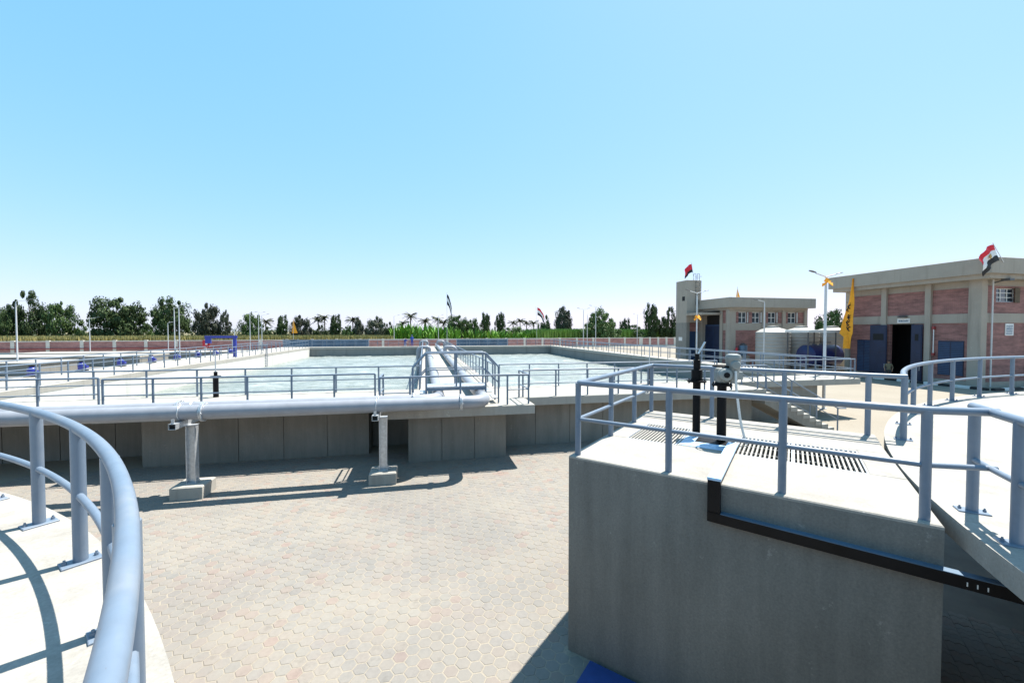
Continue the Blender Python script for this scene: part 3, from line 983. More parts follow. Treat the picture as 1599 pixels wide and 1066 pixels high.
# drop pipes: arches from the walkway pipes down into the basins
k_ = 0
drop_words = ['nearer', 'farther']
for i, y in enumerate((38.0, 60.0)):
    for xw, sd_, side in ((0.46, -1, 'left'), (1.86, 1, 'right')):
        d = solid(MB().tube(fillet([(xw, y, PZ + 0.15), (xw, y, PZ + 0.68), (xw + sd_ * 1.0, y, PZ + 0.68), (xw + sd_ * 1.0, y, 0.3)], 0.48, 8), 0.17, 16), 'drop_pipe', 'pipe',
                  '%s arched drop pipe dipping into the %s basin from the central walkway' % (drop_words[i], side), 'pipe', (xw, y, PZ), True, 'arched drop pipes')
# pipe supports
def support(label, x):
    s_ = thing('pipe_support', label, 'pipe support', (x, 12.6, 0))
    part(MB().bbox(x - 0.38, x + 0.38, 12.25, 13.0, 0, 0.36, 0.03), 'footing', 'slab', s_)
    part(MB().box(x - 0.13, x + 0.13, 12.46, 12.72, 0.36, 0.375), 'base_plate', 'galv', s_)
    pm = MB()
    # I-section post: two flanges and a web
    pm.box(x - 0.11, x - 0.095, 12.5, 12.7, 0.375, 1.93)
    pm.box(x + 0.095, x + 0.11, 12.5, 12.7, 0.375, 1.93)
    pm.box(x - 0.0945, x + 0.0945, 12.592, 12.608, 0.375, 1.93)
    part(pm, 'post', 'galv', s_)
    gs = MB()
    for sx in (-1, 1):
        gs.add([(x + sx * 0.111, 12.59, 0.376), (x + sx * 0.2, 12.59, 0.376), (x + sx * 0.111, 12.59, 0.52), (x + sx * 0.111, 12.61, 0.376), (x + sx * 0.2, 12.61, 0.376), (x + sx * 0.111, 12.61, 0.52)],
               [(0, 1, 2), (5, 4, 3), (0, 3, 4, 1), (1, 4, 5, 2), (2, 5, 3, 0)])
    part(gs, 'gusset', 'galv', s_)
    # hollow square cross beam, open end to the viewer
    bm_ = MB()
    bx0, bx1, z0, z1 = x - 0.25, x - 0.08, 1.935, 2.085
    y0, y1 = 12.02, 13.24
    t_ = 0.012
    bm_.box(bx0, bx1, y0, y1, z0, z0 + t_)
    bm_.box(bx0, bx1, y0, y1, z1 - t_, z1)
    bm_.box(bx0, bx0 + t_, y0, y1, z0 + t_, z1 - t_)
    bm_.box(bx1 - t_, bx1, y0, y1, z0 + t_, z1 - t_)
    part(bm_, 'cross_beam', 'galv', s_)
    part(MB().box(bx0 + t_ + .002, bx1 - t_ - .002, y0 + 0.06, y0 + 0.07, z0 + t_ + .002, z1 - t_ - .002), 'beam_end_shade', 'dark', s_)  # added dark plate, standing for the shade inside the open tube
    part(MB().box(x - 0.12, x + 0.12, 12.45, 12.75, 1.931, 1.9345), 'head_plate', 'galv', s_)
    cl = MB()
    for yc in (12.45, 13.02):
        cl.tube([(x - 0.165, yc + (PR_ + 0.012) * math.cos(a), PZ + (PR_ + 0.012) * math.sin(a)) for a in [R(-60) + R(300) * k / 20 for k in range(21)]], 0.012, 6)
    part(cl, 'pipe_strap', 'galv', s_)
    part(MB().box(x - 0.2, x - 0.13, 12.05, 12.075, 2.085, 2.20), 'stop_lug', 'galv', s_)
support('steel pipe support on a concrete footing, nearer the left curved railing', -6.16)
support('steel pipe support on a concrete footing, nearer the concrete block', -1.2)
support('steel pipe support far left, behind the curved railing', -11.2)

# black valve stems on the basin walkway
def small_stem(label, x, y):
    t = thing('gate_valve', label, 'valve', (x, y, 2.0))
    part(MB().lathe([(0.09, 0), (0.09, 0.75), (0.17, 0.76), (0.17, 0.80), (0.06, 0.81), (0.06, 0.95)], (x, y, 2.0), 14), 'column', 'blackp', t, True)
    part(MB().tube([(x, y, 2.9), (x, y, 3.75)], 0.022, 8), 'spindle', 'galv', t, True)
small_stem('black valve stem with tall pale spindle on the left front walkway', -7.6, 17.2)
small_stem('black valve stem with tall pale spindle on the right front walkway', 10.2, 17.2)
# grating in the walkway between the pipes
gr = thing('floor_grating', 'small dark grating between the two pipes on the front walkway', 'grating', (0.95, 13.6, 2.0))
part(MB().box(0.95, 1.75, 13.6, 14.4, 2.002, 2.006), 'backing', 'dark', gr)
me = MB().box(0, 0.03, 0, 0.78, 0, 0.03).mesh('bar', M['slab'])
for k in range(13):
    link('bar', me, gr, (0.01 + k * 0.062, 0.01, 0.007))
# ladder on the left basin wall
ld = thing('wall_ladder', 'thin steel ladder on the sunlit left basin wall', 'ladder', (-16.7, 49.0, 0.4))
for y in (48.75, 49.25):
    part(MB().tube(fillet([(-17.2, y, 2.0), (-17.0, y, 2.95), (-16.72, y, 2.95), (-16.72, y, 0.3)], 0.2), 0.025, 8), 'side_rail', 'rail', ld, True)
for k in range(6):
    part(MB().tube([(-16.72, 48.75, 0.6 + 0.28 * k), (-16.72, 49.25, 0.6 + 0.28 * k)], 0.015, 6), 'rung', 'rail', ld)

# blue mixer motors on the left walkway
def motor(label, x, y):
    t = thing('mixer_motor', label, 'motor', (x, y, 2.0), 'blue motors along the left basin wall')
    part(MB().box(x - 0.22, x + 0.22, y - 0.22, y + 0.22, 2.0, 2.06), 'base', 'blackp', t)
    part(MB().box(x - 0.16, x + 0.16, y - 0.16, y + 0.16, 2.06, 2.12), 'foot', 'motor', t)
    part(MB().lathe([(0.17, 2.12), (0.19, 2.16), (0.19, 2.40), (0.16, 2.46), (0.10, 2.50), (0.10, 2.55)], (x, y, 0), 16), 'body', 'motor', t, True)
    part(MB().box(x + 0.17, x + 0.30, y - 0.09, y + 0.09, 2.18, 2.34), 'terminal_box', 'motor', t)
    part(MB().lathe([(0.12, 2.55), (0.13, 2.57), (0.13, 2.60), (0.03, 2.62)], (x, y, 0), 14), 'fan_cover', 'blackp', t, True)
mw = ['first', 'second', 'third', 'fourth', 'fifth', 'sixth', 'seventh', 'eighth']
for k in range(8):
    motor('%s blue motor from the left along the basin wall' % mw[k], -20.7, 27.0 + 3.3 * k)

# blue davit crane
dv = thing('davit_crane', 'blue jib crane standing on the left basin wall', 'crane', (-17.6, 43.6, 2.0))
part(MB().bbox(-17.75, -17.45, 43.45, 43.75, 2.0, 2.05, 0.005), 'base', 'motor', dv)
part(MB().box(-17.72, -17.48, 43.48, 43.72, 2.05, 4.0), 'post', 'motor', dv)
part(MB().box(-20.1, -17.40, 43.53, 43.67, 3.78, 4.02), 'jib', 'motor', dv)
part(MB().box(-20.05, -19.6, 43.5, 43.7, 3.30, 3.778), 'hoist', 'motor', dv)
part(MB().tube([(-19.8, 43.6, 3.3), (-19.8, 43.6, 2.9)], 0.02, 6), 'hook_rope', 'blackp', dv)
part(MB().tube([(-17.6, 43.6, 4.0), (-17.6, 43.6, 4.7)], 0.03, 6), 'mast', 'lamp', dv)

# low concrete channels, far left
def channel(label, x0, x1, y0, y1, z1):
    t = thing('concrete_channel', label, 'channel', (x1, y0, 0))
    part(MB().box(x0, x1, y0, y1, 0, z1 - 0.2), 'wall', 'wall', t)
    part(MB().bbox(x0 - .1, x1 + .1, y0 - .1, y1 + .1, z1 - 0.198, z1, 0.02), 'deck', 'slab', t)
channel('long low concrete channel nearest the left frame edge', -90, -38, 50.0, 55.0, 1.3)
channel('long low concrete channel behind, closer to the brick wall', -90, -35.5, 61, 67, 1.3)
channel('short low concrete channel in front of the blue crane side', -60, -30.0, 75, 80, 1.1)
# blue-grey panels behind the far end of the basin
def panel_row(label, x0, x1, y, n):
    t = thing('screen_fence', label, 'fence', (x0, y, 0))
    me_ = MB().box(0, (x1 - x0) / n - 0.06, 0, 0.05, 0.5, 3.05).mesh('panel', M['bluepanel'])
    for k in range(n):
        link('panel', me_, t, ((x1 - x0) * k / n + 0.03, 0, 0))
    pm = MB().box(-0.04, 0.04, 0.06, 0.14, 0, 3.15).mesh('post', M['lamp'])
    for k in range(n + 1):
        link('post', pm, t, ((x1 - x0) * k / n, 0, 0))
panel_row('row of blue grey screen panels behind the left basin', -22, -9.0, 71.5, 6)
panel_row('row of blue grey screen panels behind the right basin', 5.5, 14.5, 71.5, 5)

# ------------------------------------------------------------ boundary wall
def bwall(label, a, b2, n, h=2.55):
    a, b2 = Vector(a), Vector(b2)
    t = thing('boundary_wall', label, 'wall', a)
    d_ = (b2 - a) / n
    L_ = d_.length
    rz = math.atan2(d_.y, d_.x)
    pil = MB().box(-0.28, 0.28, -0.2, 0.2, 0, h + 0.05).mesh('pillar', M['cream'])
    pan = MB().box(0.28, L_ - 0.28, -0.08, 0.08, 0.35, h - 0.22).mesh('brick_panel', M['bwall'])
    cop = MB().box(0.28, L_ - 0.28, -0.13, 0.13, h - 0.218, h - 0.05).mesh('coping', M['cream'])
    bas = MB().box(0.28, L_ - 0.28, -0.12, 0.12, 0, 0.348).mesh('plinth', M['cream'])
    for k in range(n + 1):
        q = link('pillar', pil, t, d_ * k)
        q.rotation_euler.z = rz
        if k < n:
            for nm, me_ in (('brick_panel', pan), ('coping', cop), ('plinth', bas)):
                q = link(nm, me_, t, d_ * k)
                q.rotation_euler.z = rz
    return t
bwall('long far brick boundary wall with pale pillars left of the tower', (-112, 92, 0), (62, 110, 0), 34)
bwall('brick boundary wall section with close pillars just left of the tower', (62.6, 110.0, 0), (84, 105.4, 0), 9)
dr = MB().tube([(-111.8, 91.7, 1.0), (-15, 101.7, 1.0)], 0.09, 8)
solid(dr, 'wall_pipe', 'darkred', 'dark red pipe running along the far left brick wall', 'pipe', (-111.8, 91.7, 1.0), True)
rs = thing('sign_board', 'red sign with a small white mark by the far wall, left of the crane', 'sign', (-44.3, 96.5, 0))
part(MB().box(-44.95, -43.6, 96.5, 96.56, 1.0, 2.55), 'board', 'red', rs)
part(MB().box(-44.45, -44.05, 96.485, 96.499, 1.6, 2.0), 'mark', 'white', rs)
part(MB().tube([(-44.3, 96.62, 0), (-44.3, 96.62, 2.5)], 0.05, 8), 'post', 'lamp', rs)

# ------------------------------------------------------------ lamps
def lamp(label, x, y, h, heads=2, yaw=0.0, s=1.0):
    t = thing('street_lamp', label, 'lamp', (x, y, 0), 'street lamps')
    part(MB().lathe([(0.14, 0), (0.14, 0.02), (0.07 * s, 0.06), (0.055 * s, h * 0.9), (0.05 * s, h - 0.25)], (x, y, 0), 12), 'pole', 'lamp', t, True)
    part(MB().lathe([(0.16, 0), (0.16, 0.03)], (x, y, 0), 12), 'base_plate', 'lamp', t)
    c_, s_ = math.cos(yaw), math.sin(yaw)
    for k in range(heads):
        sg = 1 if k == 0 else -1
        e = Vector((x + sg * 0.8 * c_, y + sg * 0.8 * s_, h + 0.12))
        part(MB().tube(fillet([(x, y, h - 0.3), (x, y, h - 0.05), tuple(e)], 0.2), 0.03 * s, 8), 'arm', 'lamp', t, True)
        hd = MB()
        mt = Matrix.Translation(e + Vector((sg * 0.27 * c_, sg * 0.27 * s_, 0.06))) @ Matrix.Rotation(math.atan2(sg * s_, sg * c_), 4, 'Z') @ Matrix.Rotation(-0.2, 4, 'Y')
        hd.lathe([(0.06, 0), (0.13, 0.012), (0.13, 0.035), (0.05, 0.07)], (0, 0, 0), 12)
        hd.v = [tuple(mt @ Vector((v[0] * 2.2, v[1] * 0.75, v[2]))) for v in hd.v]
        part(hd, 'lamp_head', 'lamphead', t, True)
    return t
lamp('tall double-headed lamp with an orange bow by the stairs', 22.45, 19.2, 7.6, 2, 0.1, 1.2)
lamp('double-headed lamp in front of the grey tower', 24.7, 33.56, 8.0, 2, 0.1)
lamp('single-headed lamp in front of the windowed building', 36.5, 38.2, 7.7, 1, math.pi - 0.1)
lamp('tilted tall lamp at the left frame edge', -40.5, 51.3, 7.5, 1, 0.3)
lamp('lone slim lamp against the left trees', -55.8, 83.5, 6.6, 1, 0.3)
lamp('shortest lamp of the close left group', -45.8, 86.5, 6.0, 1, 0.2)
lamp('middle lamp of the close left group', -35.7, 69.0, 7.8, 1, 0.2)
lamp('double-headed lamp of the close left group', -32.1, 63.1, 7.9, 2, 0.2)
lamp('left lamp of the pair near the blue crane', -33.2, 88.9, 8.0, 1, 0.2)
lamp('middle lamp just right of the blue crane', -35.5, 99.6, 8.4, 1, 0.2)
lamp('right lamp just right of the blue crane', -31.5, 90.0, 7.6, 1, 0.2)
lamp('slim lamp left of the palms at mid picture', -7.1, 103.0, 8.1, 1, 0.2)
lamp('slim lamp beside the flagpole', 3.5, 104.0, 8.3, 1, 0.2)
lamp('slim lamp at the left of the right group behind the basin', 28.5, 70.6, 8.4, 2, 0.1)
lamp('middle lamp of the right group behind the basin', 35.0, 84.5, 8.2, 1, 0.1)
lamp('largest double-headed lamp behind the right basin', 30.2, 69.0, 8.8, 2, 0.1)
lamp('far slim lamp behind the wall corner', 55.9, 100.5, 8.8, 2, 0.1)

# orange cloth bow
def bow(label, p, s):
    mb = MB()
    for a in (0.6, 2.6, 3.9, 5.6):
        d_ = Vector((math.cos(a), 0.35 * math.sin(a * 2), math.sin(a) * 0.8))
        e = Vector(p) + d_ * s
        n = Vector((-d_.z, 0.5, d_.x)).normalized() * s * 0.42
        q = Vector((0, 0.12 * s, 0))
        mb.add([Vector(p) - n * .2, Vector(p) + n * .2, e + n, e - n, Vector(p) - n * .2 + q, Vector(p) + n * .2 + q, e + n * 0.8 + q * 1.8, e - n * .8 + q * 1.8],
               [(0, 1, 2, 3), (7, 6, 5, 4), (0, 3, 7, 4), (1, 5, 6, 2), (3, 2, 6, 7), (0, 4, 5, 1)])
    solid(mb, 'cloth_bow', 'orange', label, 'bow', p)
bow('orange cloth bow tied to the tall lamp by the stairs', (22.45, 19.08, 7.25), 0.30)
bow('orange cloth bow tied to the lamp in front of the tower', (24.7, 33.44, 5.7), 0.34)

# ------------------------------------------------------------ flags
def cloth(w, h, amp, rows=7, cols=9, sag=0.25):
    """grid points in local (x along fly, z down)"""
    return [[Vector((w * i / cols, amp * math.sin(i * 1.3 + j * 0.5) * i / cols, -h * j / rows - sag * (i / cols) ** 2)) for i in range(cols + 1)] for j in range(rows + 1)]
def flag(label, p, pole_a, pole_b, w, h, dirv, sag, colours, amp=0.12, emblem=False):
    t = thing('flag', label, 'flag', pole_a)
    part(MB().tube([pole_a, pole_b], 0.025, 8), 'pole', 'lamp', t, True)
    rows = 9
    gp = cloth(w, h, amp, rows, 10, sag)
    rot = Matrix.Rotation(math.atan2(dirv[1], dirv[0]), 3, 'Z')
    axis = (Vector(pole_b) - Vector(pole_a)).normalized()
    pts = [[Vector(p) + rot @ Vector((q.x, q.y, 0)) + axis * 0 + Vector((0, 0, q.z - (1 - axis.z) * 0)) - Vector((axis.x, axis.y, 0)) * (h * j / rows) * 0.9 for q in row] for j, row in enumerate(gp)]
    for bi, cn in enumerate(colours):
        j0, j1 = bi * 3, bi * 3 + 3
        vs, fs = [], []
        for dy in (0, 0.012):
            for j in range(j0, j1 + 1):
                vs += [v + Vector((0, dy, 0)) for v in pts[j]]
        nc = 11
        nrow = j1 - j0 + 1
        for lay in (0, 1):
            for j in range(nrow - 1):
                for i in range(nc - 1):
                    a = lay * nrow * nc + j * nc + i
                    q = (a, a + 1, a + nc + 1, a + nc)
                    fs.append(q if lay else tuple(reversed(q)))
        mb = MB(); mb.add(vs, fs)
        st_ = part(mb, 'stripe', cn, t, True)
    if emblem:
        c_ = pts[4][5]
        mb = MB()
        mb.lathe([(0.02, -0.2), (0.10, -0.12), (0.14, 0.0), (0.07, 0.1), (0.05, 0.16), (0.01, 0.2)], c_ + Vector((-0.0, -0.05, -0.08)), 8)
        mb.v = [(v[0], c_.y - 0.03 + (v[1] - c_.y) * 0.1, v[2]) for v in mb.v]
        part(mb, 'emblem', 'gold', t)
    return t
flag('red, white and black flag with gold emblem on the right building roof corner', (41.3, 22.4, 10.85), (42.4, 22.4, 9.6), (41.2, 22.4, 11.0), 1.75, 1.15, (-0.92, -0.1), 1.25, ['flagred', 'flagwhite', 'flagblack'], 0.12, True)
flag('small red and black flag on top of the grey tower', (35.9, 50.0, 13.6), (36.3, 50.0, 11.4), (35.85, 50.0, 13.8), 1.4, 1.1, (-0.8, -0.2), 1.0, ['flagred', 'flagred', 'flagblack'], 0.1)
flag('drooping dark flag on the pole at the far end of the central walkway', (3.65, 67.5, 10.4), (3.65, 67.5, 2.0), (3.65, 67.5, 10.7), 0.8, 1.7, (1, 0.1), 2.3, ['flagblack', 'flagwhite', 'flagblack'], 0.1)
flag('small drooping red and white flag against the trees right of centre', (23.5, 84.0, 9.4), (23.5, 84.0, 0), (23.2, 84.0, 9.6), 1.6, 1.6, (1, 0.1), 2.0, ['flagred', 'flagwhite', 'flagblack'], 0.15)
def pennant(label, p, h, w, base):
    t = thing('pennant', label, 'pennant', (p[0], p[1], base))
    part(MB().tube([(p[0], p[1], base), (p[0], p[1], p[2] + 0.1)], 0.03, 6), 'pole', 'lamp', t)
    a = Vector(p)
    mb = MB()
    mb.add([a, a + Vector((w * .3, 0, -h * .4)), a + Vector((w, 0.05, -h)), a + Vector((-w * .35, 0.02, -h * 1.02)), a + Vector((0, .03, 0)), a + Vector((w * .3, .03, -h * .4)), a + Vector((w, 0.08, -h)), a + Vector((-w * .35, 0.05, -h * 1.02))],
           [(0, 3, 2, 1), (4, 5, 6, 7), (0, 4, 7, 3), (3, 7, 6, 2), (2, 6, 5, 1), (1, 5, 4, 0)])
    part(mb, 'cloth', 'orange', t)
pennant('orange pennant on the roof of the windowed building', (41.5, 48.0, 10.3), 1.6, 0.6, 8.6)
pennant('orange pennant against the dark trees left of centre', (-27.5, 96.0, 7.2), 3.2, 0.8, 0)

# ------------------------------------------------------------ right building (pump hall)
B1 = thing('pump_house', 'red brick and grey plaster hall with open blue doors at the right', 'building', (42.5, 23.6, 0))
X0, Y0, X1, Y1 = 42.5, 23.6, 62.0, 33.8
def P(mb, name, mat, smooth=False, label=None):
    return part(mb, name, mat, B1, smooth, label)
P(MB().bbox(X0 - 1.15, X1 + 1, Y0 - 1.15, Y1 + 1.3, 8.80, 10.0, 0.03), 'roof', 'plaster')
P(MB().box(X0 - 0.9, X1, Y0 - 0.9, Y1 + 1.0, 8.45, 8.798), 'roof_beam', 'plaster')
# side facade (faces the basins): brick panels between columns
cols = [23.6, 27.0, 30.45, 33.8]
cw = 0.42
for y in cols:
    w2 = 0.8 if y == 23.6 else cw
    P(MB().box(X0 - 0.22, X0 + 0.4, (y - 0.1 if y == 23.6 else y - cw / 2), (y - 0.1 if y == 23.6 else y - cw / 2) + w2, 0, 8.449), 'column', 'plaster')
P(MB().box(X0 + 0.05, X0 + 0.35, Y0 + 0.2, Y1, 7.9, 8.448), 'top_band', 'plaster')
for y0, y1 in zip(cols[:-1], cols[1:]):
    a, b2 = y0 + (0.7 if y0 == 23.6 else cw / 2) + .002, y1 - cw / 2 - .002
    P(MB().box(X0, X0 + 0.3, a, b2, 5.85, 7.898), 'brick_panel', 'brick')
    P(MB().box(X0 - 0.06, X0 + 0.34, a, b2, 5.1, 5.848), 'middle_band', 'plaster')
    if y0 == 27.0:
        P(MB().box(X0, X0 + 0.3, 30.02, b2, 0, 5.098), 'brick_panel', 'brick')
        P(MB().box(X0, X0 + 0.3, a, 28.08, 0, 5.098), 'brick_panel', 'brick')
    else:
        P(MB().box(X0, X0 + 0.3, a, b2, 0.45, 5.098), 'brick_panel', 'brick')
        P(MB().box(X0 - 0.05, X0 + 0.3, a, b2, 0, 0.448), 'plinth', 'plaster')
# dark hall inside
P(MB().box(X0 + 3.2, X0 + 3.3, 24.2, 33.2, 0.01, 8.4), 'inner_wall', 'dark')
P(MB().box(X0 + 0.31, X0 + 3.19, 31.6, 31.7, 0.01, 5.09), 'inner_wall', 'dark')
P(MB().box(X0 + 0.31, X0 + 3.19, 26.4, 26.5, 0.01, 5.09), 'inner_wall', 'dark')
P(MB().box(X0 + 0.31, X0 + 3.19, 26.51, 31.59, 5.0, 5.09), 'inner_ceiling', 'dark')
# door leaves, swung open flat against the wall
def leaf(y0, y1, x0, x1, lab):
    d = P(MB().box(x0, x1, y0, y1, 0.08, 5.02), 'door', 'bluedoor', label=lab)
    pm = MB()
    pm.box(x0 - 0.02, x0 - 0.001, y0 + 0.06, y1 - 0.06, 0.2, 2.4)
    pm.box(x0 - 0.02, x0 - 0.001, y0 + 0.06, y1 - 0.06, 2.5, 4.9)
    part(pm, 'door_panel', 'bluedoor', d)
    part(MB().box(x0 - 0.03, x0 - 0.021, y0 + 0.25, y1 - 0.3, 3.6, 4.2), 'grille', 'dark', d)
    part(MB().tube([(x0 - 0.06, y0 + 0.12, 1.0), (x0 - 0.06, y0 + 0.12, 1.4)], 0.02, 6), 'handle', 'galv', d)
leaf(30.04, 31.5, X0 - 0.34, X0 - 0.28, 'left door leaf swung back against the brick')
leaf(27.26, 28.08, X0 - 0.34, X0 - 0.28, 'right door leaf swung back against the column')
# louvred vents
def louvre(y0, y1, z0, z1):
    d = P(MB().box(X0 - 0.05, X0 - 0.002, y0, y1, z0, z1), 'louvre_vent', 'bluedoor')
    me_ = MB().add([(-0.075, 0.04, 0), (-0.075, (y1 - y0) / 2 - 0.05, 0), (-0.052, (y1 - y0) / 2 - 0.05, 0.09), (-0.052, 0.04, 0.09), (-0.052, 0.04, 0), (-0.052, (y1 - y0) / 2 - 0.05, 0)],
                   [(0, 1, 2, 3), (4, 5, 1, 0), (0, 3, 4), (1, 5, 2)]).mesh('slat', M['bluelite'])
    n = int((z1 - z0 - 0.1) / 0.15)
    off = wloc(d)
    for k in range(n):
        for hh in (0, 1):
            link('slat', me_, d, Vector((X0, y0 + hh * (y1 - y0) / 2, z0 + 0.06 + 0.15 * k)) - off)
louvre(31.62, 32.9, 0.5, 3.6)
louvre(24.6, 26.3, 0.8, 3.65)
# front facade (faces the viewer)
fc = [43.3, 47.6, 52.0, 57.0, 62.0]
for x in fc[1:]:
    P(MB().box(x - 0.2, x + 0.2, Y0 - 0.1, Y0 + 0.4, 0, 8.449), 'column', 'plaster')
P(MB().box(X0 + 0.42, X1, Y0 + 0.05, Y0 + 0.35, 8.0, 8.448), 'top_band', 'plaster')
for x0, x1 in zip(fc[:-1], fc[1:]):
    a, b2 = (x0 - 0.38 if x0 == 43.3 else x0 + 0.202), x1 - 0.202
    wx0, wx1 = a + 1.05, a + 3.3
    P(MB().box(a, wx0, Y0, Y0 + 0.3, 5.85, 7.998), 'brick_panel', 'brick')
    P(MB().box(wx1, b2, Y0, Y0 + 0.3, 5.85, 7.998), 'brick_panel', 'brick')
    P(MB().box(wx0 + .001, wx1 - .001, Y0, Y0 + 0.3, 5.85, 6.75), 'brick_panel', 'brick')
    P(MB().box(wx0 + .001, wx1 - .001, Y0, Y0 + 0.3, 7.85, 7.998), 'brick_panel', 'brick')
    w = P(MB().box(wx0 + 0.03, wx1 - 0.03, Y0 + 0.22, Y0 + 0.24, 6.76, 7.84), 'window', 'glass')
    fm = MB()
    for k in range(4):
        xx = wx0 + 0.03 + (wx1 - wx0 - 0.06) * k / 3
        fm.box(xx - 0.03, xx + 0.03, Y0 + 0.17, Y0 + 0.219, 6.76, 7.84)
    for z in (6.79, 7.12, 7.48, 7.81):
        fm.box(wx0 + 0.03, wx1 - 0.03, Y0 + 0.18, Y0 + 0.215, z - 0.025, z + 0.025)
    part(fm, 'frame', 'white', w)
    part(MB().box(wx1 - 0.25, wx1 + 0.3, Y0 - 0.04, Y0 - 0.002, 6.7, 7.88), 'shutter', 'bark', w)
    P(MB().box(a, b2, Y0 - 0.06, Y0 + 0.34, 5.1, 5.848), 'middle_band', 'plaster')
    P(MB().box(a, b2, Y0, Y0 + 0.3, 0.45, 5.098), 'brick_panel', 'brick')
    P(MB().box(a, b2, Y0 - 0.05, Y0 + 0.3, 0, 0.448), 'plinth', 'plaster')
P(MB().box(X1 - 0.1, X1, Y0 + 0.4, Y1, 0, 8.448), 'wall', 'plaster')
P(MB().box(X0 + 0.45, X1, Y1 - 0.1, Y1 + 0.2, 0, 8.448), 'wall', 'plaster')
P(MB().tube([(X0 + 0.75, Y0 - 0.2, 0.1), (X0 + 0.75, Y0 - 0.2, 8.5)], 0.055, 8), 'downpipe', 'conduit', True)
# fittings on the wall
def plate(name, label, cat, x0, x1, y0, y1, z0, z1, lines, along_y):
    t = thing(name, label, cat, (x0, y0, z0))
    part(MB().box(x0, x1, y0, y1, z0, z1), 'board', 'white', t)
    lm = MB()
    for k in range(lines):
        z = z1 - (z1 - z0) * (0.2 + 0.65 * k / max(1, lines - 1) if lines > 1 else 0.5)
        hgt = (z1 - z0) * (0.05 if lines > 1 else 0.22)
        q = 0
        rr = random.Random(k + 3)
        L_ = (y1 - y0) if along_y else (x1 - x0)
        while q < L_ * 0.72:
            w_ = L_ * rr.uniform(0.04, 0.13)
            s_ = (y0 if along_y else x0) + L_ * 0.12 + q
            if along_y:
                lm.box(x0 - 0.006, x0 - 0.001, s_, s_ + w_, z - hgt, z + hgt * rr.uniform(0.3, 1.0))
            else:
                lm.box(s_, s_ + w_, y0 - 0.006, y0 - 0.001, z - hgt, z + hgt * rr.uniform(0.3, 1.0))
            q += w_ + L_ * 0.03
    part(lm, 'lettering', 'bluepanel', t)
plate('wall_sign', 'small white sign board above the open blue doors', 'sign', X0 - 0.12, X0 - 0.07, 28.35, 29.35, 5.18, 5.58, 1, True)
plate('wall_notice', 'white notice board on the brick front of the right building', 'notice', 45.0, 45.9, Y0 - 0.05, Y0 - 0.01, 4.1, 5.05, 6, False)
wl_ = thing('wall_light', 'dark oval wall light over the open blue doors', 'light', (X0 - 0.2, 28.9, 5.8))
part(MB().lathe([(0.1, 0), (0.36, 0.06), (0.36, 0.14), (0.12, 0.2)], (X0 - 0.15, 28.9, 5.66), 14), 'housing', 'lamphead', wl_, True)
part(MB().lathe([(0.24, 0.0), (0.24, 0.03)], (X0 - 0.2, 28.9, 5.64), 12), 'lens', 'white', wl_)
wl_ = thing('wall_light', 'dark wall light beside the window at the building corner', 'light', (43.5, Y0 - 0.3, 8.1))
part(MB().tube([(43.4, Y0 - 0.1, 8.2), (43.5, Y0 - 0.7, 8.35)], 0.05, 8), 'arm', 'lamphead', wl_)
part(MB().box(43.3, 43.8, Y0 - 1.1, Y0 - 0.6, 8.3, 8.45), 'housing', 'lamphead', wl_)
fe = thing('hose_post', 'thin white pipe with dark red ends on the brick by the doors', 'pipe', (X0 - 0.12, 26.55, 2.4))
part(MB().tube([(X0 - 0.12, 26.58, 2.6), (X0 - 0.12, 26.58, 4.7)], 0.04, 8), 'tube', 'white', fe)
part(MB().box(X0 - 0.2, X0 - 0.02, 26.5, 26.68, 4.6, 4.85), 'red_end', 'darkred', fe)
part(MB().box(X0 - 0.2, X0 - 0.02, 26.5, 26.68, 2.4, 2.6), 'red_end', 'darkred', fe)
# black and white kerb
kb = thing('painted_kerb', 'black and white painted kerb along the right building', 'kerb', (41.2, 22.2, 0))
ka = MB().bbox(-0.12, 0.12, 0, 0.985, 0, 0.2, 0.03).mesh('kerb_stone', M['kerbblack'])
kw = MB().bbox(-0.12, 0.12, 0, 0.985, 0, 0.2, 0.03).mesh('kerb_stone', M['white'])
for k in range(14):
    link('kerb_stone', kw if k % 2 else ka, kb, (0, 0.2 + k, 0))
ka2 = MB().bbox(0, 0.985, -0.12, 0.12, 0, 0.2, 0.03).mesh('kerb_stone', M['kerbblack'])
kw2 = MB().bbox(0, 0.985, -0.12, 0.12, 0, 0.2, 0.03).mesh('kerb_stone', M['white'])
for k in range(18):
    link('kerb_stone', kw2 if k % 2 else ka2, kb, (0.14 + k, 0.0, 0))
# orange banner hanging from the roof's left end
bn = thing('banner', 'orange banner with black lettering hanging from the roof corner', 'banner', (X0 - 1.2, 32.7, 1.9))
bx = X0 - 1.22
rowsN = 18
vs, fs = [], []
for lay in (0, 1):
    for j in range(rowsN + 1):
        t_ = j / rowsN
        z = 9.6 - 6.9 * t_
        wl0 = 0.10 + 0.95 * min(1, t_ * 1.25) ** 1.2
        if t_ > 0.8:
            wl0 *= 0.55
        for i in range(7):
            s_ = i / 6
            y = 32.45 + (s_) * wl0 * 1.25 + 0.03 * math.sin(j * 0.8 + i)
            if t_ > 0.8:
                y += 0.1
            x = bx + 0.10 * math.sin(s_ * 7 + j * 0.25) - lay * 0.015
            vs.append((x, y, z))
for lay in (0, 1):
    for j in range(rowsN):
        for i in range(6):
            a = lay * (rowsN + 1) * 7 + j * 7 + i
            q = (a, a + 1, a + 8, a + 7)
            fs.append(q if lay else tuple(reversed(q)))
mb = MB(); mb.add(vs, fs)
part(mb, 'cloth', 'orange', bn, True)
lt = MB()
rr = random.Random(11)
def stroke(pts, r):
    lt.tube([(bx - 0.13, y, z) for y, z in pts], r, 6)
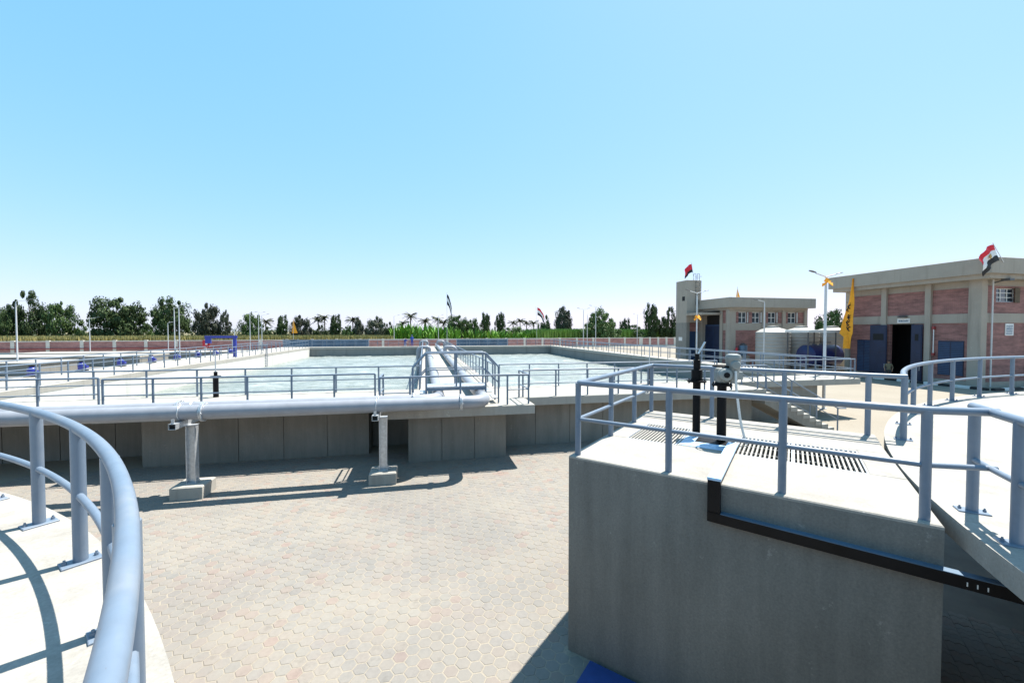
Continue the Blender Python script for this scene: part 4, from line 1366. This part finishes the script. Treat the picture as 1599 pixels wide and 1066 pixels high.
for zc, sc in ((6.9, 0.30), (5.9, 0.24), (5.05, 0.36)):
    for k in range(4):
        yb = 32.62 + rr.uniform(0.0, 0.22)
        zb = zc + rr.uniform(-0.35, 0.35)
        pts = [(yb + sc * (0.40 * math.sin(1.2 * q) * (1 + 0.2 * k)), zb + sc * (q * 0.42 - 0.8)) for q in [0.35 * s_ for s_ in range(9)]]
        stroke(pts, 0.035 + 0.015 * rr.random())
    for k in range(3):
        yb, zb = 32.6 + rr.uniform(0, 0.35), zc + rr.uniform(-.4, .4)
        stroke([(yb, zb), (yb + 0.05, zb + 0.04)], 0.04)
part(lt, 'lettering', 'flagblack', bn)

# ------------------------------------------------------------ second building with windows, and tower
B2 = thing('windowed_building', 'brick and grey plaster building with four small windows, behind the white tanks', 'building', (37.5, 44.6, 0))
def Q(mb, name, mat, smooth=False):
    return part(mb, name, mat, B2, smooth)
x0, x1, y0, y1 = 37.6, 49.0, 44.6, 51.2
Q(MB().bbox(x0 - 0.75, x1 + 0.75, y0 - 0.75, y1 + .75, 7.4, 8.65, 0.03), 'roof', 'plaster')
Q(MB().box(x0 - 0.3, x1, y0 - 0.3, y1, 7.1, 7.398), 'roof_beam', 'plaster')
cx = [37.75, 42.45, 45.5, 48.9]
for k, x in enumerate(cx):
    w2 = 0.5 if k == 0 else 0.24
    Q(MB().box(x - w2, x + w2, y0 - 0.15, y0 + 0.4, 0, 7.099), 'column', 'plaster')
Q(MB().box(x0 + .6, x1 - .3, y0 + 0.02, y0 + 0.3, 6.86, 7.098), 'top_band', 'plaster')
wins = {0: [(38.75, 40.0), (40.75, 42.0)], 1: [(43.15, 44.4)], 2: [(46.2, 47.5)]}
for k in range(3):
    a = cx[k] + (0.502 if k == 0 else 0.242)
    b2 = cx[k + 1] - 0.242
    Q(MB().box(a, b2, y0 - 0.02, y0 + 0.3, 4.55, 5.448), 'middle_band', 'plaster')
    Q(MB().box(a, b2, y0, y0 + 0.28, 0, 4.548), 'brick_panel', 'brick')
    e = a
    for (wa, wb) in wins[k]:
        Q(MB().box(e, wa - .001, y0, y0 + 0.28, 5.45, 6.858), 'brick_panel', 'brick')
        e = wb + .001
        Q(MB().box(wa, wb, y0, y0 + 0.28, 5.45, 5.46), 'sill', 'plaster')
        w = Q(MB().box(wa + .02, wb - .02, y0 + 0.2, y0 + 0.22, 5.47, 6.85), 'window', 'glass')
        fm = MB()
        for xx in (wa + 0.05, (wa + wb) / 2, wb - 0.05):
            fm.box(xx - 0.04, xx + 0.04, y0 + 0.14, y0 + 0.199, 5.47, 6.85)
        for z in (5.51, 6.16, 6.81):
            fm.box(wa + .02, wb - .02, y0 + 0.15, y0 + 0.195, z - 0.035, z + 0.035)
        part(fm, 'frame', 'white', w)
        part(MB().box(wb - 0.01, wb + 0.05, y0 - 0.16, y0 - 0.005, 5.5, 6.82), 'shutter', 'white', w)
        part(MB().box(wb + 0.06, wb + 0.22, y0 - 0.05, y0 - 0.005, 5.45, 6.85), 'shutter_edge', 'dark', w)
    Q(MB().box(e, b2, y0, y0 + 0.28, 5.45, 6.858), 'brick_panel', 'brick')
Q(MB().box(x1 - 0.2, x1, y0 + 0.41, y1, 0, 7.098), 'wall', 'plaster')
# left facade with big blue doors
Q(MB().box(x0, x0 + 0.3, 45.05, 45.9, 0, 4.548), 'brick_panel', 'brick')
Q(MB().box(x0 - 0.02, x0 + 0.3, 45.05, 45.9, 4.55, 5.448), 'middle_band', 'plaster')
Q(MB().box(x0, x0 + 0.3, 45.05, 45.9, 5.45, 7.09), 'brick_panel', 'brick')
Q(MB().box(x0 - 0.1, x0 + 0.3, 45.9, 46.4, 0, 7.09), 'column', 'plaster')
Q(MB().box(x0 + 0.6, x0 + 0.7, 46.4, 49.7, 5.2, 7.09), 'doorway_shade', 'dark')  # added dark sheet, standing for the shade in the doorway above the doors
dd = Q(MB().box(x0 + 0.3, x0 + 0.4, 46.42, 49.68, 0.05, 5.3), 'door', 'bluelite')
for k in range(2):
    part(MB().box(x0 + 0.27, x0 + 0.299, 46.5 + k * 1.6, 48.0 + k * 1.6, 0.2, 5.1), 'door_panel', 'bluedoor', dd)
Q(MB().box(x0 - 0.28, x0 + 0.6, 49.7, y1, 0, 7.09), 'wall', 'plaster')
Q(MB().box(x0 + 0.61, x1 - 0.21, y1 - 0.2, y1, 0, 7.09), 'wall', 'plaster')
Q(MB().box(34.8, x0 + 0.6, 46.2, 49.6, 6.55, 6.85), 'canopy', 'plaster')
tw = thing('stair_tower', 'grey plastered square tower left of the windowed building', 'tower', (35.05, 49.8, 0))
def TW(mb, name, mat):
    return part(mb, name, mat, tw)
TW(MB().bbox(35.05, 37.3, 49.8, 52.2, 5.6, 11.4, 0.03), 'upper_wall', 'plaster')
TW(MB().box(35.05, 35.55, 49.8, 52.2, 0, 5.598), 'lower_wall', 'wall')
TW(MB().box(35.551, 37.3, 50.6, 52.2, 0, 5.597), 'lower_wall', 'wall')
TW(MB().box(35.56, 37.28, 50.3, 50.59, 4.4, 5.59), 'brick_panel', 'brick')
dd = TW(MB().box(35.6, 36.9, 50.45, 50.55, 0.05, 4.38), 'door', 'bluelite')
part(MB().tube([(36.7, 50.4, 1.0), (36.7, 50.4, 1.4)], 0.03, 6), 'handle', 'galv', dd)
op = TW(MB().box(35.045, 35.06, 50.2, 50.8, 8.6, 9.2), 'opening', 'dark')
TW(MB().box(35.03, 35.049, 50.7, 51.5, 3.1, 3.6), 'notice', 'white')
ldm = MB()
for xx in (36.3, 36.85):
    ldm.tube(fillet([(xx, 49.62, 8.0), (xx, 49.62, 12.3), (xx, 50.1, 12.3), (xx, 50.1, 11.4)], 0.15), 0.03, 6)
TW(ldm, 'ladder_rail', 'lamphead')
for k in range(9):
    TW(MB().tube([(36.3, 49.62, 8.3 + 0.42 * k), (36.85, 49.62, 8.3 + 0.42 * k)], 0.02, 6), 'rung', 'lamphead')
for k in range(4):
    z = 9.6 + 0.75 * k
    TW(MB().tube([(36.575 + 0.42 * math.cos(a), 49.6 - 0.55 * max(0, math.sin(a)), z) for a in [math.pi * q / 8 for q in range(9)]], 0.018, 6), 'cage_hoop', 'lamphead')

# white ribbed plastic tanks
def wtank(label, x, y, r, h, z0=0.25):
    t = thing('water_tank', label, 'tank', (x, y, 0), 'white plastic tanks')
    prof = [(r * 0.99, z0)]
    n = 11
    for k in range(n):
        za = z0 + (h - z0) * k / n
        dz = (h - z0) / n
        prof += [(r * 0.985, za + dz * 0.08), (r, za + dz * 0.2), (r, za + dz * 0.85), (r * 0.985, za + dz * 0.97)]
    prof += [(r * 0.97, h), (r * 0.7, h + 0.3), (r * 0.35, h + 0.48), (r * 0.34, h + 0.56), (0.05, h + 0.6)]
    part(MB().lathe(prof, (x, y, 0), 36), 'shell', 'tankwhite', t, True)
    part(MB().lathe([(r + 0.2, 0), (r + 0.2, z0 - .002)], (x, y, 0), 28), 'plinth', 'wall', t)
    part(MB().lathe([(r * 0.36, h + 0.50), (r * 0.36, h + 0.66), (0.1, h + 0.7)], (x, y, 0), 20), 'lid', 'tankwhite', t, True)
wtank('leftmost cream white ribbed water tank', 39.2, 39.8, 1.72, 4.35)
wtank('middle cream white ribbed water tank, partly under the canopy', 42.6, 39.3, 1.72, 4.35)
wtank('rightmost cream white ribbed water tank, behind the lamp post', 46.1, 38.6, 1.72, 4.35)
# canopy and blue horizontal tank
cn = thing('canopy', 'thin white flat canopy on steel posts in front of the white tanks', 'canopy', (37.6, 34.6, 0))
part(MB().bbox(38.0, 43.2, 34.2, 37.0, 4.32, 4.58, 0.02), 'roof', 'white', cn)
for x in (38.15, 41.6, 43.0):
    for y in (34.4, 36.8):
        part(MB().tube([(x, y, 0), (x, y, 4.318)], 0.06, 8), 'post', 'lamphead', cn)
bt = thing('fuel_tank', 'dark blue horizontal cylinder tank under the canopy', 'tank', (40.8, 35.6, 0))
axis = Vector((1, 0, 0))
ro = axis.to_track_quat('Z', 'Y').to_matrix().to_4x4()
part(MB().lathe([(0.3, -2.05), (0.9, -1.98), (1.15, -1.8), (1.15, 1.8), (0.9, 1.98), (0.3, 2.05)], (41.0, 35.6, 1.85), 28, ro), 'shell', 'tankblue', bt, True)
for x in (39.9, 42.1):
    part(MB().box(x - 0.2, x + 0.2, 34.9, 36.3, 0, 0.9), 'saddle', 'wall', bt)
part(MB().tube([(39.6, 35.6, 2.9), (39.6, 35.6, 3.25), (42.4, 35.6, 3.25)], 0.05, 8), 'vent_pipe', 'lamphead', bt)
for x in (40.3, 41.2):
    part(MB().lathe([(0.22, 2.95), (0.22, 3.1), (0.05, 3.12)], (x, 35.6, 0), 14), 'hatch', 'lamphead', bt)
# barrel with red extinguisher by the building
br = thing('barrel', 'grey blue barrel against the brick wall of the windowed building', 'barrel', (39.0, 44.0, 0))
part(MB().lathe([(0.42, 0), (0.45, 0.05), (0.45, 1.2), (0.42, 1.25)], (39.0, 44.0, 1.4), 18), 'drum', 'bluepanel', br, True)
part(MB().lathe([(0.40, 0), (0.40, 0.12), (0.1, 0.3)], (39.0, 44.0, 2.65), 16), 'lid', 'lamphead', br, True)
part(MB().box(38.5, 39.5, 43.5, 44.4, 0, 1.4), 'stand', 'wall', br)
ex = thing('fire_extinguisher', 'small red extinguisher left of the barrel', 'extinguisher', (38.25, 44.1, 1.5))
part(MB().lathe([(0.12, 0), (0.13, 0.04), (0.13, 0.6), (0.05, 0.72)], (38.2, 44.2, 1.7), 12), 'cylinder', 'red', ex, True)
part(MB().box(38.1, 38.3, 44.1, 44.3, 0, 1.69), 'stand', 'wall', ex)

# ------------------------------------------------------------ people
def tubes_body(points):
    mb = MB()
    for pts, rs in points:
        mb.tube(pts, rs, 10)
    return mb
def person(label, x, y, z, h, facing, shirt, trousers, hair, bent=0.0, group=None):
    """one continuous skinned body"""
    k = h / 1.75
    J = {}
    vs, es, rad = [], [], []
    def v(p, r, parent=None):
        vs.append(Vector(p) * k); rad.append(r * k)
        if parent is not None:
            es.append((parent, len(vs) - 1))
        return len(vs) - 1
    b_ = bent
    pel = v((0, 0, 0.95 - 0.25 * b_), 0.145)
    ab = v((0, -0.10 * b_, 1.10 - 0.28 * b_), 0.135, pel)
    che = v((0, -0.28 * b_, 1.32 - 0.38 * b_), 0.16, ab)
    nb = v((0, -0.36 * b_, 1.48 - 0.46 * b_), 0.075, che)
    nk = v((0, -0.40 * b_, 1.535 - 0.48 * b_), 0.058, nb)
    h1 = v((0, -0.42 * b_ - 0.01, 1.60 - 0.5 * b_), 0.085, nk)
    h2 = v((0, -0.42 * b_ - 0.01, 1.675 - 0.5 * b_), 0.092, h1)
    v((0, -0.42 * b_ - 0.005, 1.735 - 0.5 * b_), 0.06, h2)
    for s_ in (-1, 1):
        sh = v((s_ * 0.19, -0.29 * b_, 1.42 - 0.42 * b_), 0.066, che)
        el = v((s_ * (0.26 + 0.02), -0.32 * b_ + 0.02, 1.14 - 0.42 * b_), 0.046, sh)
        wr = v((s_ * 0.24, -0.36 * b_ - 0.10, 0.90 - 0.35 * b_), 0.032, el)
        v((s_ * 0.235, -0.37 * b_ - 0.13, 0.82 - 0.35 * b_), 0.036, wr)
        hp = v((s_ * 0.10, 0, 0.86 - 0.22 * b_), 0.10, pel)
        kn = v((s_ * 0.12, -0.04 - 0.16 * b_, 0.49 - 0.06 * b_), 0.066, hp)
        an = v((s_ * 0.13, 0.02, 0.09), 0.045, kn)
        v((s_ * 0.145, -0.15, 0.04), 0.036, an)
    me = bpy.data.meshes.new('skeleton')
    me.from_pydata(vs, es, [])
    ob = bpy.data.objects.new('skeleton', me)
    C.objects.link(ob)
    md = ob.modifiers.new('skin', 'SKIN')
    md.use_smooth_shade = True
    ob.modifiers.new('sub', 'SUBSURF').levels = 2
    for i, sv in enumerate(me.skin_vertices[0].data):
        sv.radius = (rad[i], rad[i])
        sv.use_root = (i == 0)
    dg = bpy.context.evaluated_depsgraph_get()
    nm = bpy.data.meshes.new_from_object(ob.evaluated_get(dg))
    bpy.data.objects.remove(ob)
    nm.name = 'body'
    nm.materials.clear()
    for mn in (shirt, trousers, 'skin', 'khakid'):
        nm.materials.append(M[mn])
    for p in nm.polygons:
        c_ = p.center / k
        if c_.z > 1.515 - 0.48 * b_ or (abs(c_.x) > 0.2 and c_.z < 1.08 - 0.36 * b_ and c_.z > 0.5):
            p.material_index = 2
        elif c_.z < 0.08:
            p.material_index = 3
        elif c_.z < 0.93 - 0.24 * b_:
            p.material_index = 1
    root = thing('person', label, 'person', (x, y, z), group)
    root.rotation_euler.z = facing
    link('body', nm, root)
    hm = MB()
    hz = 1.685 - 0.5 * b_
    hm.lathe([(0.103, -0.01), (0.104, 0.03), (0.085, 0.075), (0.04, 0.098)], (0, -0.42 * b_ + 0.008, hz), 14)
    hm.v = [tuple(Vector(q) * k) for q in hm.v]
    link('hair', hm.mesh('hair', M[hair], True), root)
    fm = MB()
    for s_ in (-1, 1):
        base = Vector((s_ * 0.235, -0.37 * b_ - 0.13, 0.80 - 0.35 * b_))
        for q in range(4):
            a = base + Vector((0, -0.03 + 0.019 * q, 0))
            fm.tube([a * k, (a + Vector((0, -0.008, -0.045))) * k, (a + Vector((-s_ * 0.012, 0.004, -0.08 + 0.006 * abs(q - 1.5)))) * k], 0.0085 * k, 6)
        a = base + Vector((-s_ * 0.01, -0.045, 0.03))
        fm.tube([a * k, (a + Vector((-s_ * 0.01, -0.03, -0.035))) * k, (a + Vector((-s_ * 0.012, -0.03, -0.06))) * k], 0.009 * k, 6)
    link('fingers', fm.mesh('fingers', M['skin'], True), root)
    f2 = MB()
    hc = Vector((0, -0.42 * b_ - 0.01, 1.65 - 0.5 * b_))
    f2.tube([(hc + Vector((0, -0.085, 0.02))) * k, (hc + Vector((0, -0.115, -0.02))) * k], 0.014 * k, 6)
    for s_ in (-1, 1):
        f2.tube([(hc + Vector((s_ * 0.092, 0.0, 0.02))) * k, (hc + Vector((s_ * 0.096, 0.005, -0.03))) * k], 0.016 * k, 6)
    link('face', f2.mesh('face', M['skin'], True), root)
    return root
person('person in khaki shirt and dark trousers standing before the open blue doors', 41.3, 29.2, 0.0, 1.78, R(-60), 'khaki', 'khakid', 'hair')
person('person in blue workwear standing at the far end of the walkway', -1.9, 67.2, 2.0, 1.78, R(20), 'workblue', 'workblue', 'workblue')
person('person in blue workwear bending over at the far end wall', -3.0, 66.9, 2.0, 1.7, R(40), 'workblue', 'workblue', 'hair', 0.75)

# ------------------------------------------------------------ vegetation
def crown_mesh(name, seed, mat, n_clumps, leaves, shape, leaf=0.24):
    """unit-height crown built from many small leaf faces grouped in uneven clumps"""
    rr = random.Random(seed)
    mb = MB()
    clumps = []
    for k in range(n_clumps):
        for _ in range(40):
            p = Vector((rr.uniform(-1, 1), rr.uniform(-1, 1), rr.uniform(0, 1)))
            rad = shape(p.z)
            if math.hypot(p.x, p.y) < rad:
                break
        cr = (rr.uniform(0.07, 0.16) if rr.random() < 0.55 else rr.uniform(0.16, 0.32)) * (0.6 + 0.6 * rad)
        if rr.random() < 0.3:
            p = Vector((p.x * 1.12, p.y * 1.12, p.z * 1.06))
        clumps.append((p, cr))
    for p, cr in clumps:
        for _ in range(leaves):
            d = Vector((rr.gauss(0, 1), rr.gauss(0, 1), rr.gauss(0, 1))).normalized()
            q = p + Vector((d.x, d.y, d.z * 0.62)) * cr * (rr.random() ** 0.45)
            s_ = leaf * rr.uniform(0.5, 1.2) * 0.11
            n = (d + Vector((rr.uniform(-.8, .8), rr.uniform(-.8, .8), rr.uniform(-.2, 1.0)))).normalized()
            t = n.orthogonal().normalized()
            t = Matrix.Rotation(rr.uniform(0, 6.28), 3, n) @ t
            b2 = n.cross(t)
            mb.add([q - t * s_, q + b2 * s_ * 0.55, q + t * s_, q - b2 * s_ * 0.55], [(0, 1, 2, 3)])
    return mb.mesh(name, M[mat])
def trunk_mesh(seed):
    rr = random.Random(seed)
    mb = MB()
    mb.tube([(0, 0, -0.02), (rr.uniform(-.01, .01), 0, 0.18), (rr.uniform(-.03, .03), rr.uniform(-.03, .03), 0.4), (rr.uniform(-.04, .04), 0, 0.75)], [0.035, 0.026, 0.02, 0.006], 8)
    for k in range(7):
        a = rr.uniform(0, 6.28)
        z = rr.uniform(0.15, 0.5)
        L_ = rr.uniform(0.15, 0.32)
        mb.tube([(0, 0, z), (math.cos(a) * L_ * .5, math.sin(a) * L_ * .5, z + L_ * .45), (math.cos(a) * L_, math.sin(a) * L_, z + L_ * 1.1)], [0.013, 0.008, 0.003], 5)
    return mb.mesh('trunk', M['bark'], True)
rnd_shape = lambda z: 0.92 * math.sqrt(max(0.02, 1 - (2 * z - 0.9) ** 2)) 
tall_shape = lambda z: 0.50 * math.sqrt(max(0.02, 1 - (2 * z - 0.85) ** 2)) + 0.12
dome_shape = lambda z: 1.0 * math.sqrt(max(0.03, 1 - z * z * 0.95))
PROTO = {
    'broad': [crown_mesh('crown', sd0, mt0, nc0, 170, rnd_shape, 0.4) for sd0, mt0, nc0 in ((3, 'leafA', 80), (4, 'leafA', 62), (9, 'leafB', 70), (31, 'leafB', 56), (32, 'leafA', 92), (33, 'leafC', 66))],
    'tall': [crown_mesh('crown', 5, 'leafC', 85, 120, tall_shape, 0.36), crown_mesh('crown', 6, 'leafA', 85, 120, tall_shape, 0.36), crown_mesh('crown', 12, 'leafC', 70, 100, tall_shape, 0.36)],
    'dome': [crown_mesh('crown', 8, 'leafB', 130, 150, dome_shape, 0.36)],
}
TR = [trunk_mesh(k) for k in range(4)]
def tree(name, label, kind, x, y, h, w, lift=0.08, group='trees beyond the wall', var=None):
    t = thing(name, label, 'tree', (x, y, 0), group)
    rr = random.Random(int(x * 13 + y * 7))
    c_ = link('crown', PROTO[kind][var if var is not None else rr.randrange(len(PROTO[kind]))], t, (0, 0, h * lift))
    c_.scale = (w / 2 * 0.76, w / 2 * 0.76, h * (1 - lift) * 0.93)
    c_.rotation_euler.z = rr.uniform(0, 6.28)
    tk = link('trunk', TR[rr.randrange(4)], t)
    tk.scale = (h * 0.55, h * 0.55, h)
    return t
CY, SY = math.cos(R(12.1)), math.sin(R(12.1))
def at(px, D):
    cx = (px - 799.5) / 640 * D
    return cx * CY + D * SY, -cx * SY + D * CY
def T_(label, kind, pxc, wpx, ytop, D, name='tree', lift=0.06, var=None):
    x, y = at(pxc, D)
    tree(name, label, kind, x, y, 4.47 + (516.5 - ytop) * D / 640, wpx * D / 640, lift, var=var)
T_('dark broad tree cut by the left frame edge', 'broad', 2, 46, 470, 118, var=0)
T_('tall dark broad tree second from the left frame edge', 'broad', 47, 62, 451, 122, var=1)
T_('broad tree with rounded right slope, left of the first sky gap', 'broad', 98, 58, 468, 120, var=3)
T_('lone rounded dark tree between two sky gaps on the left', 'broad', 184, 92, 459, 125, var=4)
T_('large tree behind the close group of lamps', 'broad', 268, 70, 459, 128, var=0)
T_('narrower tree right of the close group of lamps', 'broad', 323, 50, 469, 128, var=5)
T_('thin wispy tree left of the blue crane', 'tall', 352, 30, 480, 130, 'wispy_tree', var=2)
T_('dark tree above the blue crane', 'broad', 392, 44, 485, 130, var=3)
T_('feathery tree left of the orange pennant', 'tall', 441, 34, 486, 135, 'wispy_tree', var=1)
T_('dark tree right behind the orange pennant', 'broad', 470, 40, 489, 135, var=5)
T_('pointed feathery tree right of the pennant beyond a sky gap', 'tall', 524, 36, 485, 138, 'wispy_tree', var=1)
T_('low bushy tree at the foot of the pointed feathery tree', 'broad', 543, 30, 506, 138, var=2)
T_('feathery tree left of the slim centre lamp', 'tall', 560, 30, 491, 140, 'wispy_tree', var=0)
T_('dark broad tree left of the slim centre lamp', 'broad', 587, 42, 491, 140, var=5)
T_('low tree just left of the slim centre lamp', 'broad', 606, 28, 501, 142, var=1)
T_('rounded dark tree right behind the flagpole', 'broad', 716, 52, 489, 150, var=4)
T_('lower grey tree right of the flagpole', 'broad', 738, 30, 494, 150, var=2)
T_('first of two slim dark trees right of the flagpole', 'tall', 758, 30, 482, 150, 'wispy_tree', var=1)
T_('second of two slim dark trees right of the flagpole', 'tall', 781, 32, 482, 150, 'wispy_tree', var=1)
T_('small dark tree left of the reddish tree', 'broad', 850, 30, 490, 140, var=1)
T_('tall uneven tree behind the small red and white flag', 'tall', 880, 56, 473, 140, 'wispy_tree', var=0)
T_('wide dense green dome tree behind the right lamps', 'dome', 937, 78, 484, 130, 'dome_tree', 0.0)
T_('small dark tree right of the dome tree', 'broad', 977, 26, 494, 150, var=0)
T_('tall dark tree left of the grey tower', 'tall', 1017, 44, 466, 140, 'wispy_tree', var=1)
T_('dark tree touching the grey tower on its left', 'broad', 1044, 40, 477, 140, var=1)
T_('round tree between the two brick buildings', 'broad', 1300, 60, 477, 80, lift=0.02, var=2)
# low bushes filling between
bw = ['left of the lone rounded tree', 'right of the lone rounded tree', 'below the pennant', 'left of the banana clumps', 'behind the right panels', 'at the wall corner', 'left of the tower foot']
for k, (pxc, wpx, yt) in enumerate([(135, 36, 510), (228, 24, 506), (415, 40, 508), (500, 30, 508), (800, 60, 510), (995, 50, 508), (1062, 34, 505)]):
    x, y = at(pxc, 140)
    tree('bush', 'low dark bush on the skyline ' + bw[k], 'broad', x, y, 4.47 + (516.5 - yt) * 140 / 640 + 0.5, wpx * 140 / 640, 0.0, 'bushes beyond the wall')

# palms
def palm_mesh(seed):
    rr = random.Random(seed)
    mb = MB()
    for k in range(34):
        a = rr.uniform(0, 6.28)
        el = rr.uniform(-0.5, 1.25)
        L_ = rr.uniform(2.0, 2.8)
        prev = None
        for s_ in range(7):
            t = s_ / 6
            r = L_ * t * math.cos(el * (1 - 0.4 * t))
            z = L_ * t * math.sin(el) - 1.1 * t * t
            p = Vector((math.cos(a) * r, math.sin(a) * r, z))
            if prev is not None:
                sd_ = Vector((-math.sin(a), math.cos(a), 0)) * 0.30 * (1.1 - t)
                dn = Vector((0, 0, -0.16))
                mb.add([prev, p, p + sd_ + dn, prev + sd_ + dn], [(0, 1, 2, 3)])
                mb.add([prev, prev - sd_ + dn, p - sd_ + dn, p], [(0, 1, 2, 3)])
            prev = p
    return mb.mesh('fronds', M['leafP'])
PF = [palm_mesh(k) for k in range(3)]
ptr = MB().tube([(0, 0, 0), (0.1, 0.02, 0.5), (0.0, 0, 1.0)], [0.28, 0.2, 0.22], 8).mesh('trunk', M['bark'], True)
pl_ = [(497, 493, 'left of the pointed feathery tree'), (507, 490, 'just left of the pointed feathery tree'), (415, 496, 'right of the blue crane'), (551, 493, 'tucked beside the feathery tree'), (641, 487, 'tallest, above the banana clumps'),
       (629, 499, 'low, left of the tallest palm'), (664, 495, 'right of the tallest palm'), (684, 493, 'left of the flagpole'), (693, 497, 'touching the flagpole'), (801, 499, 'first of the pale far row'), (812, 496, 'second of the pale far row'),
       (822, 499, 'third of the pale far row'), (833, 499, 'last of the pale far row')]
for pxc, yt, wd in pl_:
    D = 155 if pxc < 790 else 190
    x, y = at(pxc, D)
    h = 4.47 + (516.5 - yt) * D / 640
    t = thing('palm_tree', 'date palm ' + wd, 'palm', (x, y, 0), 'palms beyond the wall')
    cr = link('fronds', random.choice(PF), t, (0, 0, h - 1.6))
    cr.rotation_euler.z = random.uniform(0, 6)
    cr.scale = (1.25, 1.25, 1.0)
    tk = link('trunk', ptr, t)
    tk.scale = (1, 1, h - 1.6)

# banana clumps, bright green
def banana_mesh(seed):
    rr = random.Random(seed)
    mb = MB()
    for k in range(46):
        bx_, by_ = rr.uniform(-1.6, 1.6), rr.uniform(-1.2, 1.2)
        a = rr.uniform(0, 6.28)
        L_ = rr.uniform(1.6, 3.4)
        sp = rr.uniform(0.25, 0.9)
        w = rr.uniform(0.22, 0.4)
        prev = Vector((bx_, by_, rr.uniform(0.2, 1.0)))
        p0 = prev.copy()
        for s_ in range(1, 6):
            t = s_ / 5
            p = p0 + Vector((math.cos(a) * sp * t * t * L_ * 0.6, math.sin(a) * sp * t * t * L_ * 0.6, L_ * (t - 0.25 * t * t * sp)))
            sd_ = Vector((-math.sin(a), math.cos(a), 0.15)) * w * math.sin(math.pi * min(1, t + 0.12)) 
            sp_ = Vector((-math.sin(a), math.cos(a), 0.15)) * w * math.sin(math.pi * min(1, t - 0.08))
            mb.add([prev, p, p + sd_, prev + sp_], [(0, 1, 2, 3)])
            mb.add([prev, prev - sp_, p - sd_, p], [(0, 1, 2, 3)])
            prev = p
    return mb.mesh('foliage', M['leafG'])
BNm = [banana_mesh(k) for k in range(4)]
orw = 'first second third fourth fifth sixth seventh eighth ninth tenth eleventh twelfth thirteenth fourteenth fifteenth sixteenth seventeenth eighteenth nineteenth twentieth twenty-first'.split()
bi = 0
for k in range(22):
    pxc = 618 + k * 10.2
    D = 128 + (k % 3) * 4
    if pxc > 712 and pxc < 722:
        continue
    x, y = at(pxc, D)
    o = link('banana_clump', random.choice(BNm), None, (x, y, 0))
    tag(o, 'bright green banana clump beyond the wall, %s from the left of its row' % orw[min(bi, 20)], 'banana plant', 'banana clumps beyond the wall')
    bi += 1
    s_ = random.uniform(1.35, 1.75) if pxc < 700 else random.uniform(0.95, 1.25)
    o.scale = (s_, s_, s_ * 1.25)
    o.rotation_euler.z = random.uniform(0, 6)

# crop fields beyond the wall
def crop(name, label, x0, x1, y0, y1, n, h, mat, slope):
    rr = random.Random(5)
    mb = MB()
    for k in range(n):
        x, t = rr.uniform(x0, x1), rr.random() ** 1.6
        y = y0 + (y1 - y0) * t + slope * (x - x0)
        hh = h * rr.uniform(0.86, 1.05)
        a = rr.uniform(0, 3.14)
        w = rr.uniform(0.15, 0.38)
        dx, dy = math.cos(a) * w, math.sin(a) * w
        lx, ly = rr.uniform(-.4, .4), rr.uniform(-.4, .4)
        mb.add([(x - dx, y - dy, 0), (x + dx, y + dy, 0), (x + dx * .8 + lx * .5, y + dy * .8 + ly * .5, hh * .65), (x + lx, y + ly, hh), (x - dx * .8 + lx * .5, y - dy * .8 + ly * .5, hh * .65)], [(0, 1, 2, 3, 4)])
    o = link(name, mb.mesh(name, M[mat]))
    o['kind'] = 'stuff'
    o['label'] = label
    o['category'] = 'crop'
crop('crop_field', 'yellow green crop field behind the far left wall', -150, -9, 103, 150, 42000, 3.2, 'crop', 0.10)
crop('maize_field', 'tall green crop behind the wall right of centre', 34, 130, 122, 150, 14000, 5.2, 'cropg', 0.12)
# distant hedge mass closing the horizon
rr = random.Random(21)
mb = MB()
for k in range(16000):
    a = rr.uniform(R(-75), R(75))
    D = rr.uniform(330, 420)
    x, y = D * math.sin(a), D * math.cos(a)
    hmax = 5.0 + 3.5 * noise.noise((x * 0.02, y * 0.02, 0)) + 2.0 * noise.noise((x * 0.09, y * 0.09, 3))
    z = rr.random() * max(1.5, hmax)
    s_ = rr.uniform(0.5, 1.3)
    t = Vector((rr.uniform(-1, 1), rr.uniform(-1, 1), rr.uniform(-.6, .6))).normalized() * s_
    u = t.orthogonal().normalized() * s_ * 0.7
    p = Vector((x, y, z))
    mb.add([p - t, p + u, p + t, p - u], [(0, 1, 2, 3)])
o = link('distant_wood', mb.mesh('distant_wood', M['leafC']))
o['kind'] = 'stuff'
